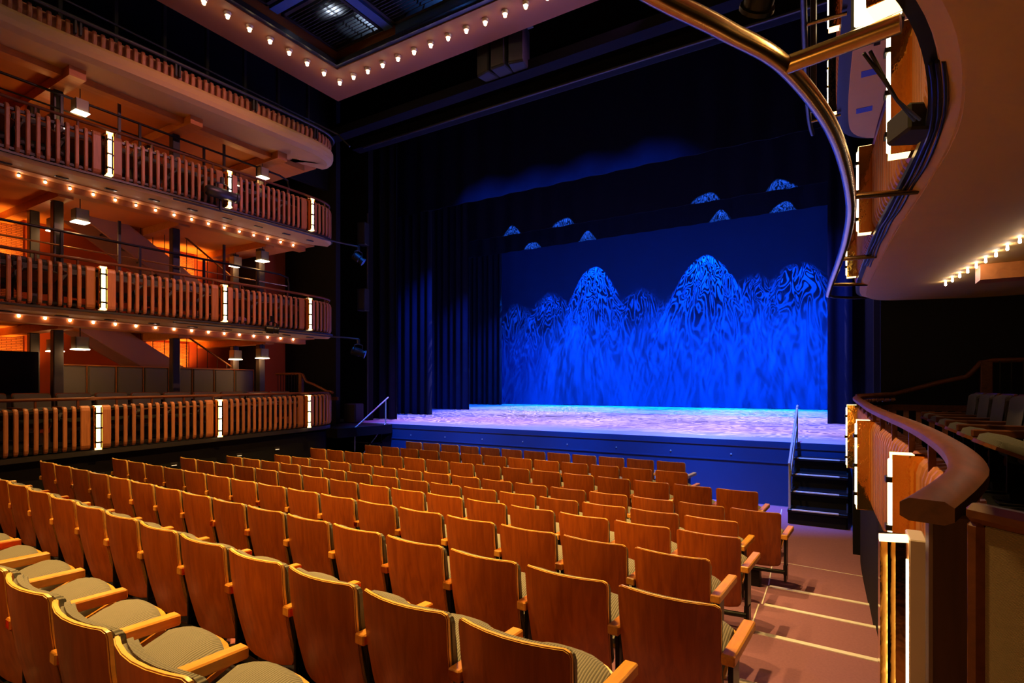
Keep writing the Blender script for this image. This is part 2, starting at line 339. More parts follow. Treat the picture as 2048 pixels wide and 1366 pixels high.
# ------------------------------------------------------------------ theatre seat
def shell(w, zb, zt, thick, yb, yt, curve, rt, rb, puff=0., nx=10, nz=5, y_off=0., bev=.004, taper=0.):
    """curved panel: back face at y, front face at y+thick; reclined from yb (bottom) to yt (top)"""
    us = [-1, -.975, -.9, -.65, -.33, 0, .33, .65, .9, .975, 1]
    def zlim(u):
        e = (1 - abs(u)) * w / 2
        ft = 0 if e >= rt else rt - math.sqrt(max(0, rt * rt - (rt - e) ** 2)); fb = 0 if e >= rb else rb - math.sqrt(max(0, rb * rb - (rb - e) ** 2))
        return zb + fb, zt - ft
    g = {0: [], 1: []}
    for side in (0, 1):
        for j in range(nz):
            row = []
            for u in us:
                lo, hi = zlim(u); t = j / (nz - 1); z = lo + (hi - lo) * t
                q = (z - zb) / (zt - zb); y = yb + (yt - yb) * q - .02 * math.sin(q * PI) + curve * u * u + y_off
                if side:
                    y += thick
                    if puff: y += puff * (1 - u ** 4) * (1 - (2 * t - 1) ** 4)
                row.append((u * w / 2 * (1 - taper * (1 - q)), y, z))
            g[side].append(row)
    n = len(us); vs_ = [p for s_ in (0, 1) for row in g[s_] for p in row]; fs = []
    def id(s_, j, i): return s_ * nz * n + j * n + i
    for j in range(nz - 1):
        for i in range(n - 1):
            fs.append((id(0, j, i), id(0, j, i + 1), id(0, j + 1, i + 1), id(0, j + 1, i)))
            fs.append((id(1, j, i + 1), id(1, j, i), id(1, j + 1, i), id(1, j + 1, i + 1)))
    for i in range(n - 1):
        fs.append((id(1, 0, i), id(1, 0, i + 1), id(0, 0, i + 1), id(0, 0, i))); fs.append((id(0, nz - 1, i), id(0, nz - 1, i + 1), id(1, nz - 1, i + 1), id(1, nz - 1, i)))
    for j in range(nz - 1):
        fs.append((id(1, j, 0), id(0, j, 0), id(0, j + 1, 0), id(1, j + 1, 0))); fs.append((id(0, j, n - 1), id(1, j, n - 1), id(1, j + 1, n - 1), id(0, j + 1, n - 1)))
    m = MB()
    b = bmesh.new(); bv = [b.verts.new(p) for p in vs_]
    for f in fs: b.faces.new([bv[i] for i in f])
    bmesh.ops.recalc_face_normals(b, faces=list(b.faces))
    if bev:
        es = [e for e in b.edges if len(e.link_faces) == 2 and e.calc_face_angle() > .9]
        bmesh.ops.bevel(b, geom=es, offset=bev, segments=2, affect='EDGES')
    b.verts.index_update(); m.add([v.co[:] for v in b.verts], [[v.index for v in f.verts] for f in b.faces]); b.free()
    return m
def pan(w, ln, th, puff, front, inset=0.):
    """seat pad lying flat, hinge edge at y=0, rounded front"""
    us = [-1, -.93, -.75, -.5, -.25, 0, .25, .5, .75, .93, 1]; ys = [0, .1, .35, .65, .9, 1]; n = len(us)
    def P(u, t, top):
        L_ = ln - front * abs(u) ** 3 * 1.0 - inset
        z = 0 if not top else th + puff * (1 - u ** 4) * (1 - (2 * t - 1) ** 4)
        return (u * (w / 2 - inset), inset + t * (L_ - inset), z)
    vs_ = [P(u, t, s_) for s_ in (0, 1) for t in ys for u in us]; m = len(ys); fs = []
    def id(s_, j, i): return s_ * m * n + j * n + i
    for j in range(m - 1):
        for i in range(n - 1):
            fs.append((id(0, j + 1, i), id(0, j + 1, i + 1), id(0, j, i + 1), id(0, j, i))); fs.append((id(1, j, i), id(1, j, i + 1), id(1, j + 1, i + 1), id(1, j + 1, i)))
        fs.append((id(0, j, 0), id(1, j, 0), id(1, j + 1, 0), id(0, j + 1, 0))); fs.append((id(1, j, n - 1), id(0, j, n - 1), id(0, j + 1, n - 1), id(1, j + 1, n - 1)))
    for i in range(n - 1):
        fs.append((id(0, 0, i), id(0, 0, i + 1), id(1, 0, i + 1), id(1, 0, i))); fs.append((id(1, m - 1, i), id(1, m - 1, i + 1), id(0, m - 1, i + 1), id(0, m - 1, i)))
    return MB().add(vs_, fs)
W = .512
def lipped(me):
    """paler timber lipping on the rim faces of the veneered panel"""
    me.materials.append(MATS['lipping_wood'])
    for p in me.polygons:
        if abs(p.normal.y) < .8: p.material_index = 1
    return me
M_back = lipped(smooth_by_angle(shell(W, .27, SEATH, .02, .10, .0, .05, .03, .06, taper=.06).mesh('back_panel', 'seat_wood')))
M_bcush = smooth_by_angle(shell(W - .012, .36, SEATH - .012, .045, .088, .004, .05, .05, .05, .03, y_off=.0205, bev=.012, taper=.05).mesh('back_cushion', 'grey_corduroy'), 60)
TIP = Matrix.Translation((0, .228, .44)) @ Matrix.Rotation(math.radians(22), 4, 'X')
M_pan = smooth_by_angle(pan(.47, .36, .022, 0, .07).xf(TIP).mesh('seat_pan', 'arm_wood'))
M_scush = smooth_by_angle(pan(.452, .348, .035, .045, .07, .005).xf(TIP @ Matrix.Translation((0, 0, .0225))).mesh('seat_cushion', 'grey_corduroy'), 60)
def armrest(x):
    return MB().cbox(x - .031, x + .031, .055, .53, .585, .637, .007)
def arm_leg(x):
    return MB().cbox(x - .012, x + .012, .11, .24, .13, .585, .004).box(x - .018, x + .018, .12, .20, .20, .30)
M_arm = armrest(PITCH / 2).mesh('armrest', 'arm_wood'); M_arml = armrest(-PITCH / 2).mesh('armrest', 'arm_wood')
M_leg = arm_leg(PITCH / 2).mesh('arm_support', 'black_metal'); M_legl = arm_leg(-PITCH / 2).mesh('arm_support', 'black_metal')
M_bar = MB().tube([(x, .085 + .03 * (x / .28) ** 2, .235) for x in (-.28, -.18, -.06, .06, .18, .28)], .022, 8).mesh('base_bar', 'black_metal', True)
M_foot = MB().cbox(-.045, .045, .08, .17, .02, .225, .006).cbox(-.09, .09, .03, .24, 0, .02, .004).mesh('pedestal', 'black_metal')
def make_seat(label, group, cat='seat', cush='grey_corduroy'):
    t = link('theatre_seat', None); t.empty_display_size = .1; tag(t, label, cat, group); OFF[t] = Vector((0, 0, 0))
    def P(n, me, par=t): o = link(n, me, par); return o
    P('back_panel', M_back); P('back_cushion', M_bcush)
    pn = P('seat_pan', M_pan); P('seat_cushion', M_scush, pn)
    P('armrest', M_arm); P('arm_support', M_leg); P('base_bar', M_bar); P('pedestal', M_foot)
    return t
proto = make_seat('', 'wooden seats of the stalls'); first = True
FWD = math.atan2(SL, 1)
rowname = {1: 'front row nearest the stage', 2: 'second row from the stage', 3: 'third row from the stage', 4: 'fourth row from the stage', 5: 'fifth row from the stage', 6: 'sixth row from the stage', 7: 'seventh row from the stage', 8: 'eighth row from the stage', 9: 'ninth row from the stage', 10: 'last visible row from the stage'}
for r, (t, y0, x0, n) in ROWS.items():
    for i in range(n):
        xl = x0 + PITCH * i * math.cos(FWD); xc = xl + W / 2
        o = proto if first else copy_tree(proto)
        o.location = (xc - .012, yrow(y0, xc) - .05, FZ[r] + EYE); o.rotation_euler = (0, 0, FWD); first = False
        k = n - i
        o['label'] = 'wooden-backed theatre seat, %s, %s' % (('right-hand end' if k == 1 else '%s from the right' % ORD[k - 1]), rowname[r])
        if i == 0:
            link('armrest', M_arml, o); link('arm_support', M_legl, o)

# ------------------------------------------------------------------ stage
SZ = -1.0
struct('floor', MB().box(-19.5, 2.2, 11.2, 28.4, SZ - .12, SZ), 'stage_floor_paint')
sf = struct('wall_stage_front', MB().box(-13.5, .06, 11.205, 11.5, FL - .05, SZ - .12), 'stage_front_paint')
part('ledge', MB().box(-10.7, -.86, 11.192, 11.205, SZ - .40, SZ - .375), 'stage_front_paint', sf)
part('edge_board', MB().box(-10.7, -.05, 11.194, 11.2, SZ - .115, SZ - .004), 'stage_front_paint', sf)
for i in range(9):
    xx = -10 + i * 1.15
    part('rivet', MB().lathe([(.018, 0), (.012, .01)], n=8).xf(Matrix.Translation((xx, 11.204, SZ - .28)) @ Matrix.Rotation(PI / 2, 4, 'X')), 'bright_steel', sf)
def drape(x0, x1, y, z0, z1, amp, wl, axis='x', ph=0., th=.012):
    """hanging cloth with vertical folds and real thickness"""
    n = max(8, int(abs(x1 - x0) / wl * 8)); a = []; b = []
    for i in range(n + 1):
        t = i / n; x = x0 + (x1 - x0) * t
        o = amp * (math.sin(2 * PI * (x - x0) / wl + ph) + .4 * math.sin(2 * PI * (x - x0) / wl * .43 + 1.3 * ph))
        a.append((x, y + o)); b.append((x, y + o + th))
    m = MB(); vs_ = []; k = 4
    for (x, yy) in a + b:
        for j in range(k + 1):
            z = z0 + (z1 - z0) * j / k; f = 1 + .25 * (1 - j / k)
            vs_.append((x, y + (yy - y) * f, z))
    n1 = n + 1; fs = []
    def id(s_, i, j): return (s_ * n1 + i) * (k + 1) + j
    for i in range(n):
        for j in range(k):
            fs.append((id(0, i, j), id(0, i + 1, j), id(0, i + 1, j + 1), id(0, i, j + 1))); fs.append((id(1, i + 1, j), id(1, i, j), id(1, i, j + 1), id(1, i + 1, j + 1)))
        fs.append((id(1, i, 0), id(1, i + 1, 0), id(0, i + 1, 0), id(0, i, 0))); fs.append((id(0, i, k), id(0, i + 1, k), id(1, i + 1, k), id(1, i, k)))
    for j in range(k):
        fs.append((id(1, 0, j), id(0, 0, j), id(0, 0, j + 1), id(1, 0, j + 1))); fs.append((id(0, n, j), id(1, n, j), id(1, n, j + 1), id(0, n, j + 1)))
    return m.add(vs_, fs)
solo('backdrop', drape(-21, 3.5, 27.75, SZ + .02, 10.6, .012, 1.1), 'backdrop_cloth', 'wide cloth backdrop at the rear of the stage washed in patterned blue light', 'backdrop', smooth=True)
legs = [(-15.6, -11.85, 12.6, 'nearest the left balconies, at the proscenium'), (-16.0, -12.8, 15.42, 'second from the auditorium, on the left'), (-17.5, -14.2, 19.62, 'third from the auditorium, on the left'), (-20.0, -16.55, 26.0, 'deepest on the left, beside the backdrop')]
for i, (xa, xb, y, s_) in enumerate(legs):
    solo('stage_leg_curtain', drape(xa, xb, y, SZ + .01, 10.6, .06, .36, ph=i), 'velvet', 'dark velvet side curtain %s' % s_, 'curtain', 'velvet side curtains', smooth=True)
for i, (xa, xb, y, s_) in enumerate([(-.54, 3.0, 17.25, 'with its edge lit blue on the right of the stage'), (.02, 3.0, 12.4, 'at the right proscenium edge behind the right-hand steps')]):
    solo('stage_leg_curtain', drape(xa, xb, y, SZ + .01, 10.6, .05, .4, ph=i + 4), 'velvet', 'dark velvet side curtain %s' % s_, 'curtain', 'velvet side curtains', smooth=True)
def border(y, zb, label, fold=.03):
    return solo('border_curtain', drape(-19, 3, y, zb, 10.6, fold, .9), 'velvet', label, 'curtain', 'horizontal border curtains', smooth=True)
border(15.2, 6.22, 'black border curtain over the stage, nearest, its hem glowing blue')
border(19.75, 6.36, 'middle border curtain over the stage, with four bright blue patches on its hem')
border(25.5, 7.28, 'rear border curtain just in front of the backdrop with fainter blue patches')
struct('wall_proscenium', MB().box(-20, 4, 12.0, 12.2, 7.2, 12).box(-20, -12.4, 12.0, 12.2, SZ, 12).box(.35, 6, 12.0, 12.2, SZ, 12), 'black_paint')
struct('ceiling', MB().box(-21, 4, 12.2, 28.6, 10.6, 10.8), 'black_paint')
struct('wall_stage_back', MB().box(-24, 6, 28.6, 28.8, SZ - .2, 13), 'black_paint')
struct('wall_stage_left', MB().box(-21.3, -21.1, 12, 28.8, SZ - .2, 13), 'black_paint')
struct('wall_stage_right', MB().box(4, 4.2, 12, 28.8, SZ - .2, 13), 'black_paint')
struct('wall_left_wing', MB().box(-17, -12.2, 10.6, 10.75, FL - .1, 9), 'black_paint')
struct('floor', MB().box(-16, -10.66, 9.3, 12.2, SZ - .25, SZ - .02), 'black_paint')

def stairs(xa, xb, label, nst=4, yfront=9.8):
    t = thing('stage_steps', ((xa + xb) / 2, yfront + .6, FL), label, 'steps')
    rise = (SZ - FL) / (nst + 1); run = (11.2 - yfront) / (nst)
    for k in range(nst):
        z = FL + rise * (k + 1); y = yfront + run * k
        tt = part('tread', MB().cbox(xa, xb, y - .02, min(y + run + .03, 11.17), z - .045, z, .004), 'black_metal', t)
        part('nosing', MB().box(xa + .06, xb - .12, y - .022, y + .03, z - .012, z + .004), 'nosing_strip', tt)
        part('riser', MB().box(xa + .02, xb - .02, y + .02, y + .04, FL if k == 0 else z - rise, z - .045), 'black_paint', t)
    for x in (xa, xb - .02):
        part('stringer', MB().prism([(yfront + .05, FL), (11.17, FL), (11.17, SZ - rise - .05), (yfront + .05, FL + rise - .05)], x, x + .02), 'black_paint', t)
    return t, rise, run
st, rise, run = stairs(-.86, -.04, 'black steps with steel nosings up to the right end of the stage')
rl = MB().tube([(-.835, 9.86, FL + rise), (-.835, 9.86, FL + rise + .95), (-.835, 11.25, SZ + .55)], .017).tube([(-.835, 10.55, FL + rise * 3), (-.835, 10.55, -.52 - .27)], .017).tube([(-.80, 9.9, FL + rise), (-.80, 10.0, -.55 - .35)], .014)
h = thing('handrail', (-.835, 9.86, FL + rise), 'steel pipe handrail standing on the right-hand stage steps', 'handrail')
part('post', MB().tube([(-.835, 9.86, FL + rise), (-.835, 9.86, -1.18)], .018), 'bright_steel', h)
part('post', MB().tube([(-.835, 11.28, SZ), (-.835, 11.28, -.36)], .018), 'bright_steel', h)
part('rail', MB().tube([(-.835, 9.78, -1.22), (-.835, 11.36, -.34)], .019), 'bright_steel', h)
part('lower_rail', MB().tube([(-.835, 9.86, -1.5), (-.835, 11.28, -.72)], .014), 'bright_steel', h)
st, rise2, run2 = stairs(-11.55, -10.72, 'dark steps up to the left end of the stage')
h = thing('handrail', (-10.75, 9.86, FL + rise2), 'slanting steel handrail with lower rail on the left-hand stage steps', 'handrail')
part('post', MB().tube([(-10.76, 9.95, FL + rise2), (-10.76, 9.95, -1.05)], .016), 'bright_steel', h)
part('post', MB().tube([(-10.76, 11.05, FL + rise2 * 4), (-10.76, 11.05, -.36)], .016), 'bright_steel', h)
part('rail', MB().tube([(-10.76, 9.80, -1.14), (-10.76, 11.15, -.28)], .018), 'bright_steel', h)
part('lower_rail', MB().tube([(-10.76, 9.99, -1.95), (-10.76, 11.05, -.98)], .014), 'bright_steel', h)
def speaker(x, y, z, w_, d_, h_, label, rz=0., tilt=0., mat='speaker_black'):
    t = thing('loudspeaker', (x, y, z), label, 'loudspeaker', 'loudspeakers', rz)
    R = Matrix.Rotation(tilt, 4, 'X')
    part('cabinet', MB().cbox(-w_ / 2, w_ / 2, -d_ / 2, d_ / 2, 0, h_, min(w_, h_) * .06).xf(R), mat, t, local=True)
    part('grille', MB().cbox(-w_ * .44, w_ * .44, -d_ / 2 - .012, -d_ / 2 + .002, h_ * .05, h_ * .95, .005).xf(R), 'dark_steel', t, local=True)
    return t
speaker(-12.1, 11.15, SZ - .02, .42, .4, .55, 'dark box loudspeaker on the floor left of the left-hand steps', .2)
for z, s_ in ((.25 + 2.0, 'lower'), (4.2, 'upper')):
    speaker(-12.35, 11.75, z + .0, .26, .28, .66, '%s slim loudspeaker on the pole left of the stage' % s_, .3)
solo('speaker_pole', MB().tube([(-12.35, 11.92, SZ), (-12.35, 11.92, 5.2)], .025), 'dark_steel', 'thin vertical pole carrying two loudspeakers beside the left proscenium', 'pole')

# ------------------------------------------------------------------ ceiling, frame of bulbs, louvre, overhead beams
CZ = 6.8
struct('ceiling', MB().box(-20, 8, -8, 12, 9.4, 9.6), 'black_paint')
fr = thing('trim_3', (-9.9, 8.6, CZ), None, None, kind='structure')
part('frame_side', MB().box(-10.42, -9.40, -4, 9.12, CZ, CZ + .1), 'tan_soffit', fr)
part('frame_side', MB().box(-9.40, 1.5, 8.2, 9.12, CZ, CZ + .1), 'tan_soffit', fr)
part('fascia', MB().box(-9.44, -9.40, -4, 8.24, CZ + .1, CZ + .45).box(-9.44, 1.5, 8.2, 8.24, CZ + .1, CZ + .45), 'tan_soffit', fr)
part('perforated_trim', MB().box(-9.40, -9.30, -4, 8.2, CZ + .02, CZ + .12).box(-9.3, 1.5, 8.10, 8.2, CZ + .02, CZ + .12), 'louvre_metal', fr)
bulb_s = MB().lathe([(.062, 0), (.062, -.018), (.05, -.03), (.05, -.055), (.04, -.058)]).mesh('socket', 'pale_metal', True)
bulb_g = MB().lathe([(.016, -.055), (.027, -.07), (.030, -.088), (.026, -.105), (.010, -.117)]).mesh('globe', 'bulb_glow', True)
bp = [(-9.66, 8.5 - .432 * k) for k in range(0, 14)] + [(-9.66 + .432 * k, 8.5) for k in range(1, 19)]
nL = 14
for i, (x, y) in enumerate(bp):
    if i == 0: lb = 'glowing marquee bulb at the corner of the ceiling frame'
    elif i < nL: lb = 'glowing marquee bulb, %s from the corner on the left arm of the ceiling frame' % ORD[i - 1]
    else: lb = 'glowing marquee bulb, %s from the corner on the right arm of the ceiling frame' % ORD[i - nL]
    t = thing('marquee_bulb', (x, y, CZ), lb, 'light bulb', 'bulbs of the ceiling frame')
    link('socket', bulb_s, t); link('globe', bulb_g, t)
# louvre panels
def louvre(x0, x1, y0, y1, label, pitch=.075):
    t = thing('ceiling_louvre', ((x0 + x1) / 2, (y0 + y1) / 2, CZ + .3), label, 'louvre', 'louvre panels in the ceiling')
    z = CZ + .3
    part('frame', MB().box(x0, x1, y0, y0 + .06, z, z + .14).box(x0, x1, y1 - .06, y1, z, z + .14).box(x0, x0 + .06, y0, y1, z, z + .14).box(x1 - .06, x1, y0, y1, z, z + .14), 'louvre_metal', t)
    me = MB().box(-(x1 - x0) / 2 + .06, (x1 - x0) / 2 - .06, -.008, .008, 0, .07).mesh('slat', 'louvre_metal')
    n = int((y1 - y0 - .16) / pitch)
    for k in range(n + 1):
        o = link('slat', me, t); o.location = (0, y0 + .08 + k * pitch - (y0 + y1) / 2, .02)
    for k in range(1, 5):
        xx = x0 + (x1 - x0) * k / 5
        part('cross_bar', MB().box(xx - .01, xx + .01, y0 + .06, y1 - .06, z + .095, z + .13), 'louvre_metal', t)
louvre(-9.3, -7.95, 6.75, 8.1, 'slatted black ceiling louvre in the corner of the bulb frame')
louvre(-7.65, -5.6, 6.75, 8.1, 'slatted black ceiling louvre right of the corner one, lit blue')
louvre(-9.3, -7.95, 4.6, 6.45, 'slatted black ceiling louvre along the left arm of the bulb frame')
louvre(-7.65, -5.6, 4.6, 6.45, 'slatted black ceiling louvre at the top edge of the picture')
solo('ceiling_beam', MB().box(-7.9, -7.7, -2, 8.1, CZ + .28, CZ + .5), 'blue_steel', 'blue steel beam running between the ceiling louvres towards the stage', 'beam', 'blue ceiling beams')
solo('ceiling_beam', MB().box(-9.3, -7.95, 6.5, 6.68, CZ + .28, CZ + .5), 'blue_steel', 'short blue steel beam crossing behind the corner louvre', 'beam', 'blue ceiling beams')
solo('ceiling_beam', MB().box(-7.65, 1.4, 8.12, 8.19, CZ + .14, CZ + .5), 'blue_steel', 'blue steel beam along the right inner edge of the bulb frame', 'beam', 'blue ceiling beams')
def lantern(x, y, z, tgt, label, lens='lens_glow', L_=.4, R_=.11, body='black_metal'):
    t = thing('stage_lantern', (x, y, z), label, 'stage light', 'stage lanterns')
    d = (Vector(tgt) - Vector((x, y, z))).normalized(); q = d.to_track_quat('Z', 'Y').to_matrix().to_4x4()
    part('body', MB().lathe([(R_ * .6, -L_ * .5), (R_ * .95, -L_ * .42), (R_ * .95, L_ * .1), (R_ * .8, L_ * .14), (R_ * .8, L_ * .4), (R_ * .95, L_ * .42), (R_ * .95, L_ * .5)], n=14).xf(q), body, t, True, local=True)
    part('lens', MB().lathe([(R_ * .85, L_ * .5), (R_ * .5, L_ * .52), (.01, L_ * .53)], n=14).xf(q), lens, t, True, local=True)
    part('yoke', MB().tube([(0, R_ * 1.15, 0), (0, R_ * 1.15, R_ * 1.6), (0, 0, R_ * 1.9), (0, -R_ * 1.15, R_ * 1.6), (0, -R_ * 1.15, 0)], .012, 6), body, t, local=True)
    part('clamp', MB().cbox(-.03, .03, -.03, .03, R_ * 1.85, R_ * 1.85 + .12, .006), body, t, local=True)
    return t
lantern(-8.55, 7.15, CZ + .62, (-7.5, 6.2, 0), 'bright lantern shining down through the corner ceiling louvre', L_=.3, R_=.14)
lantern(-6.95, 7.0, CZ + .75, (-6.6, 6.0, 0), 'bright lantern above the blue-lit ceiling louvre', L_=.3, R_=.14)
spot('louvre_lamp', (-8.4, 7.5, CZ + .75), (-8.3, 7.7, CZ), (.55, .75, 1), 30, 110, .6, .05)
spot('louvre_lamp', (-6.6, 7.5, CZ + .9), (-6.6, 7.6, CZ), (.08, .3, 1), 60, 120, .6, .05)
for (y, z0, z1, x0, x1, lb) in [(9.75, 6.42, 6.62, -12, 3, 'dark overhead beam just beyond the bulb frame'), (10.4, 6.9, 7.15, -12, 3, 'higher dark overhead beam behind the hanging loudspeakers'), (11.0, 6.68, 6.9, -12, 3, 'long dark beam along the top of the proscenium')]:
    solo('overhead_beam', MB().box(x0, x1, y, y + .3, z0, z1), 'beam_black', lb, 'beam', 'overhead beams')
solo('lighting_bar', MB().tube([(-11.5, 10.95, 6.62), (2.5, 10.95, 6.62)], .03), 'dark_steel', 'thin pipe batten slung under the proscenium beam', 'pipe')
for k in range(3):
    speaker(-6.45 + .36 * k, 9.6 + .05 * abs(k - 1), 6.45, .34, .4, .8, '%s of three black loudspeakers hanging in front of the proscenium' % ['left', 'middle', 'right'][k], (k - 1) * .22)
solo('speaker_bracket', MB().box(-6.6, -5.5, 9.7, 9.85, 7.3, 7.4).tube([(-6.45, 9.75, 7.4), (-6.2, 9.75, 8.2)], .02).tube([(-5.75, 9.75, 7.4), (-6.0, 9.75, 8.2)], .02), 'dark_steel', 'dark steel bracket above the three hanging loudspeakers', 'bracket')

# ------------------------------------------------------------------ balcony curve (right side; left side mirrored)
MIRX = -10.44
BASE = [(-.75, 1.05), (-.32, 1.45), (-.02, 1.85), (.16, 2.3), (.26, 2.85), (.29, 3.4), (.24, 4.2), (.16, 5.2), (.10, 6.4), (.05, 7.6), (.04, 8.3), (.07, 8.75), (.18, 9.05), (.38, 9.25), (.68, 9.35)]
BASE1 = [(.10, 1.31), (.18, 1.6), (.245, 1.9), (.28, 2.34), (.28, 2.9), (.25, 3.6), (.19, 4.4), (.13, 5.4), (.09, 6.5), (.05, 7.6), (.04, 8.3), (.07, 8.75), (.18, 9.05), (.38, 9.25), (.68, 9.35)]
def catmull(P, n=10):
    out = []
    for i in range(len(P) - 1):
        p0 = Vector(P[max(i - 1, 0)]); p1 = Vector(P[i]); p2 = Vector(P[i + 1]); p3 = Vector(P[min(i + 2, len(P) - 1)])
        for k in range(n):
            t = k / n; out.append(.5 * ((2 * p1) + (-p0 + p2) * t + (2 * p0 - 5 * p1 + 4 * p2 - p3) * t * t + (-p0 + 3 * p1 - 3 * p2 + p3) * t ** 3))
    out.append(Vector(P[-1])); return out
class Curve:
    def __init__(s, P, left=False):
        c = catmull(P)
        if left: c = [Vector((MIRX - p.x, p.y)) for p in c]
        s.p = c; s.left = left; s.L = [0]
        for a, b in zip(c, c[1:]): s.L.append(s.L[-1] + (b - a).length)
    def at(s, d):
        d = max(0, min(d, s.L[-1] - 1e-6))
        for i in range(len(s.p) - 1):
            if s.L[i + 1] >= d: break
        t = (d - s.L[i]) / (s.L[i + 1] - s.L[i]); p = s.p[i].lerp(s.p[i + 1], t)
        tg = (s.p[min(i + 2, len(s.p) - 1)] - s.p[max(i - 1, 0)]).normalized()
        nrm = Vector((-tg.y, tg.x)) if not s.left else Vector((tg.y, -tg.x))   # towards the middle of the house
        return p, nrm
    def d_of_y(s, y):
        for i in range(len(s.p) - 1):
            if s.p[i + 1].y >= y: return s.L[i] + (s.L[i + 1] - s.L[i]) * max(0, (y - s.p[i].y)) / max(1e-6, s.p[i + 1].y - s.p[i].y)
        return s.L[-1]
    def path(s, d0, d1, zf, step=.12):
        n = max(2, int((d1 - d0) / step)); out = []
        for k in range(n + 1):
            p, nn = s.at(d0 + (d1 - d0) * k / n); out.append((Vector((p.x, p.y, zf(p.y))), nn))
        return out
def slat_mesh(h_, w_, name='slat', mat='slat_wood', dep=.03, bend=.09):
    """upright slat, rounded inwards at head and foot; local x along the parapet, y towards the house"""
    pts = [(-bend, h_), (-bend * .35, h_ - .008), (-.012, h_ - .035), (0, h_ - .08), (0, .08), (-.012, .035), (-bend * .35, .008), (-bend, 0)]
    inn = [(-bend, h_ - dep), (-bend * .5, h_ - dep - .006), (-dep - .012, h_ - .06), (-dep, h_ - .1), (-dep, .1), (-dep - .012, .06), (-bend * .5, dep + .006), (-bend, dep)]
    c = min(.012, w_ * .25); n = len(pts); vs_ = []
    for (y, z), (yi, zi) in zip(pts, inn):
        dx = Vector((y - yi, z - zi)).normalized() * c
        vs_ += [(-w_ / 2, yi, zi), (-w_ / 2, y - dx.x, z - dx.y), (-w_ / 2 + c, y, z), (w_ / 2 - c, y, z), (w_ / 2, y - dx.x, z - dx.y), (w_ / 2, yi, zi)]
    fs = [(i * 6 + k, i * 6 + (k + 1) % 6, (i + 1) * 6 + (k + 1) % 6, (i + 1) * 6 + k) for i in range(n - 1) for k in range(6)] + [tuple(range(6)), tuple(range((n - 1) * 6, n * 6))]
    return MB().add(vs_, fs).mesh(name, mat)
def sconce(cv, d, z0, h_, label, scale=1.):
    p, nn = cv.at(d); rz = math.atan2(nn.y, nn.x) - PI / 2
    t = thing('light_column', (p.x, p.y, z0), label, 'wall light', 'glowing light columns on the balcony fronts', rz)
    D = .085
    part('reflector', MB().prism([(-.045, -.06), (.045, -.06), (.032, D), (-.032, D)], .02, h_ - .02, 'z'), 'gold_mirror', t, local=True)
    part('side_panel', MB().cbox(.05, .056, -.07, D + .006, .0, h_ - .004, .002).cbox(-.056, -.05, -.07, D + .006, .0, h_ - .004, .002), 'gold_mirror', t, local=True)
    tb = part('tube', MB().cbox(-.026, .026, D, D + .018, .03, h_ - .03, .006), 'tube_glow', t, local=True)
    for k in (.15, .47, .80):
        part('band', MB().box(-.032, .032, D - .002, D + .03, h_ * k, h_ * k + .028), 'black_metal', tb, local=True)
    for z in (h_ - .014, .0):
        part('end_plate', MB().prism([(-.049, z), (.049, z), (.036, z + .03), (-.036, z + .03)] if z == 0 else [(-.036, z - .016), (.036, z - .016), (.049, z + .014), (-.049, z + .014)], .0, D + .008, 'y'), 'plate_spill_glow', t, local=True)
    return t

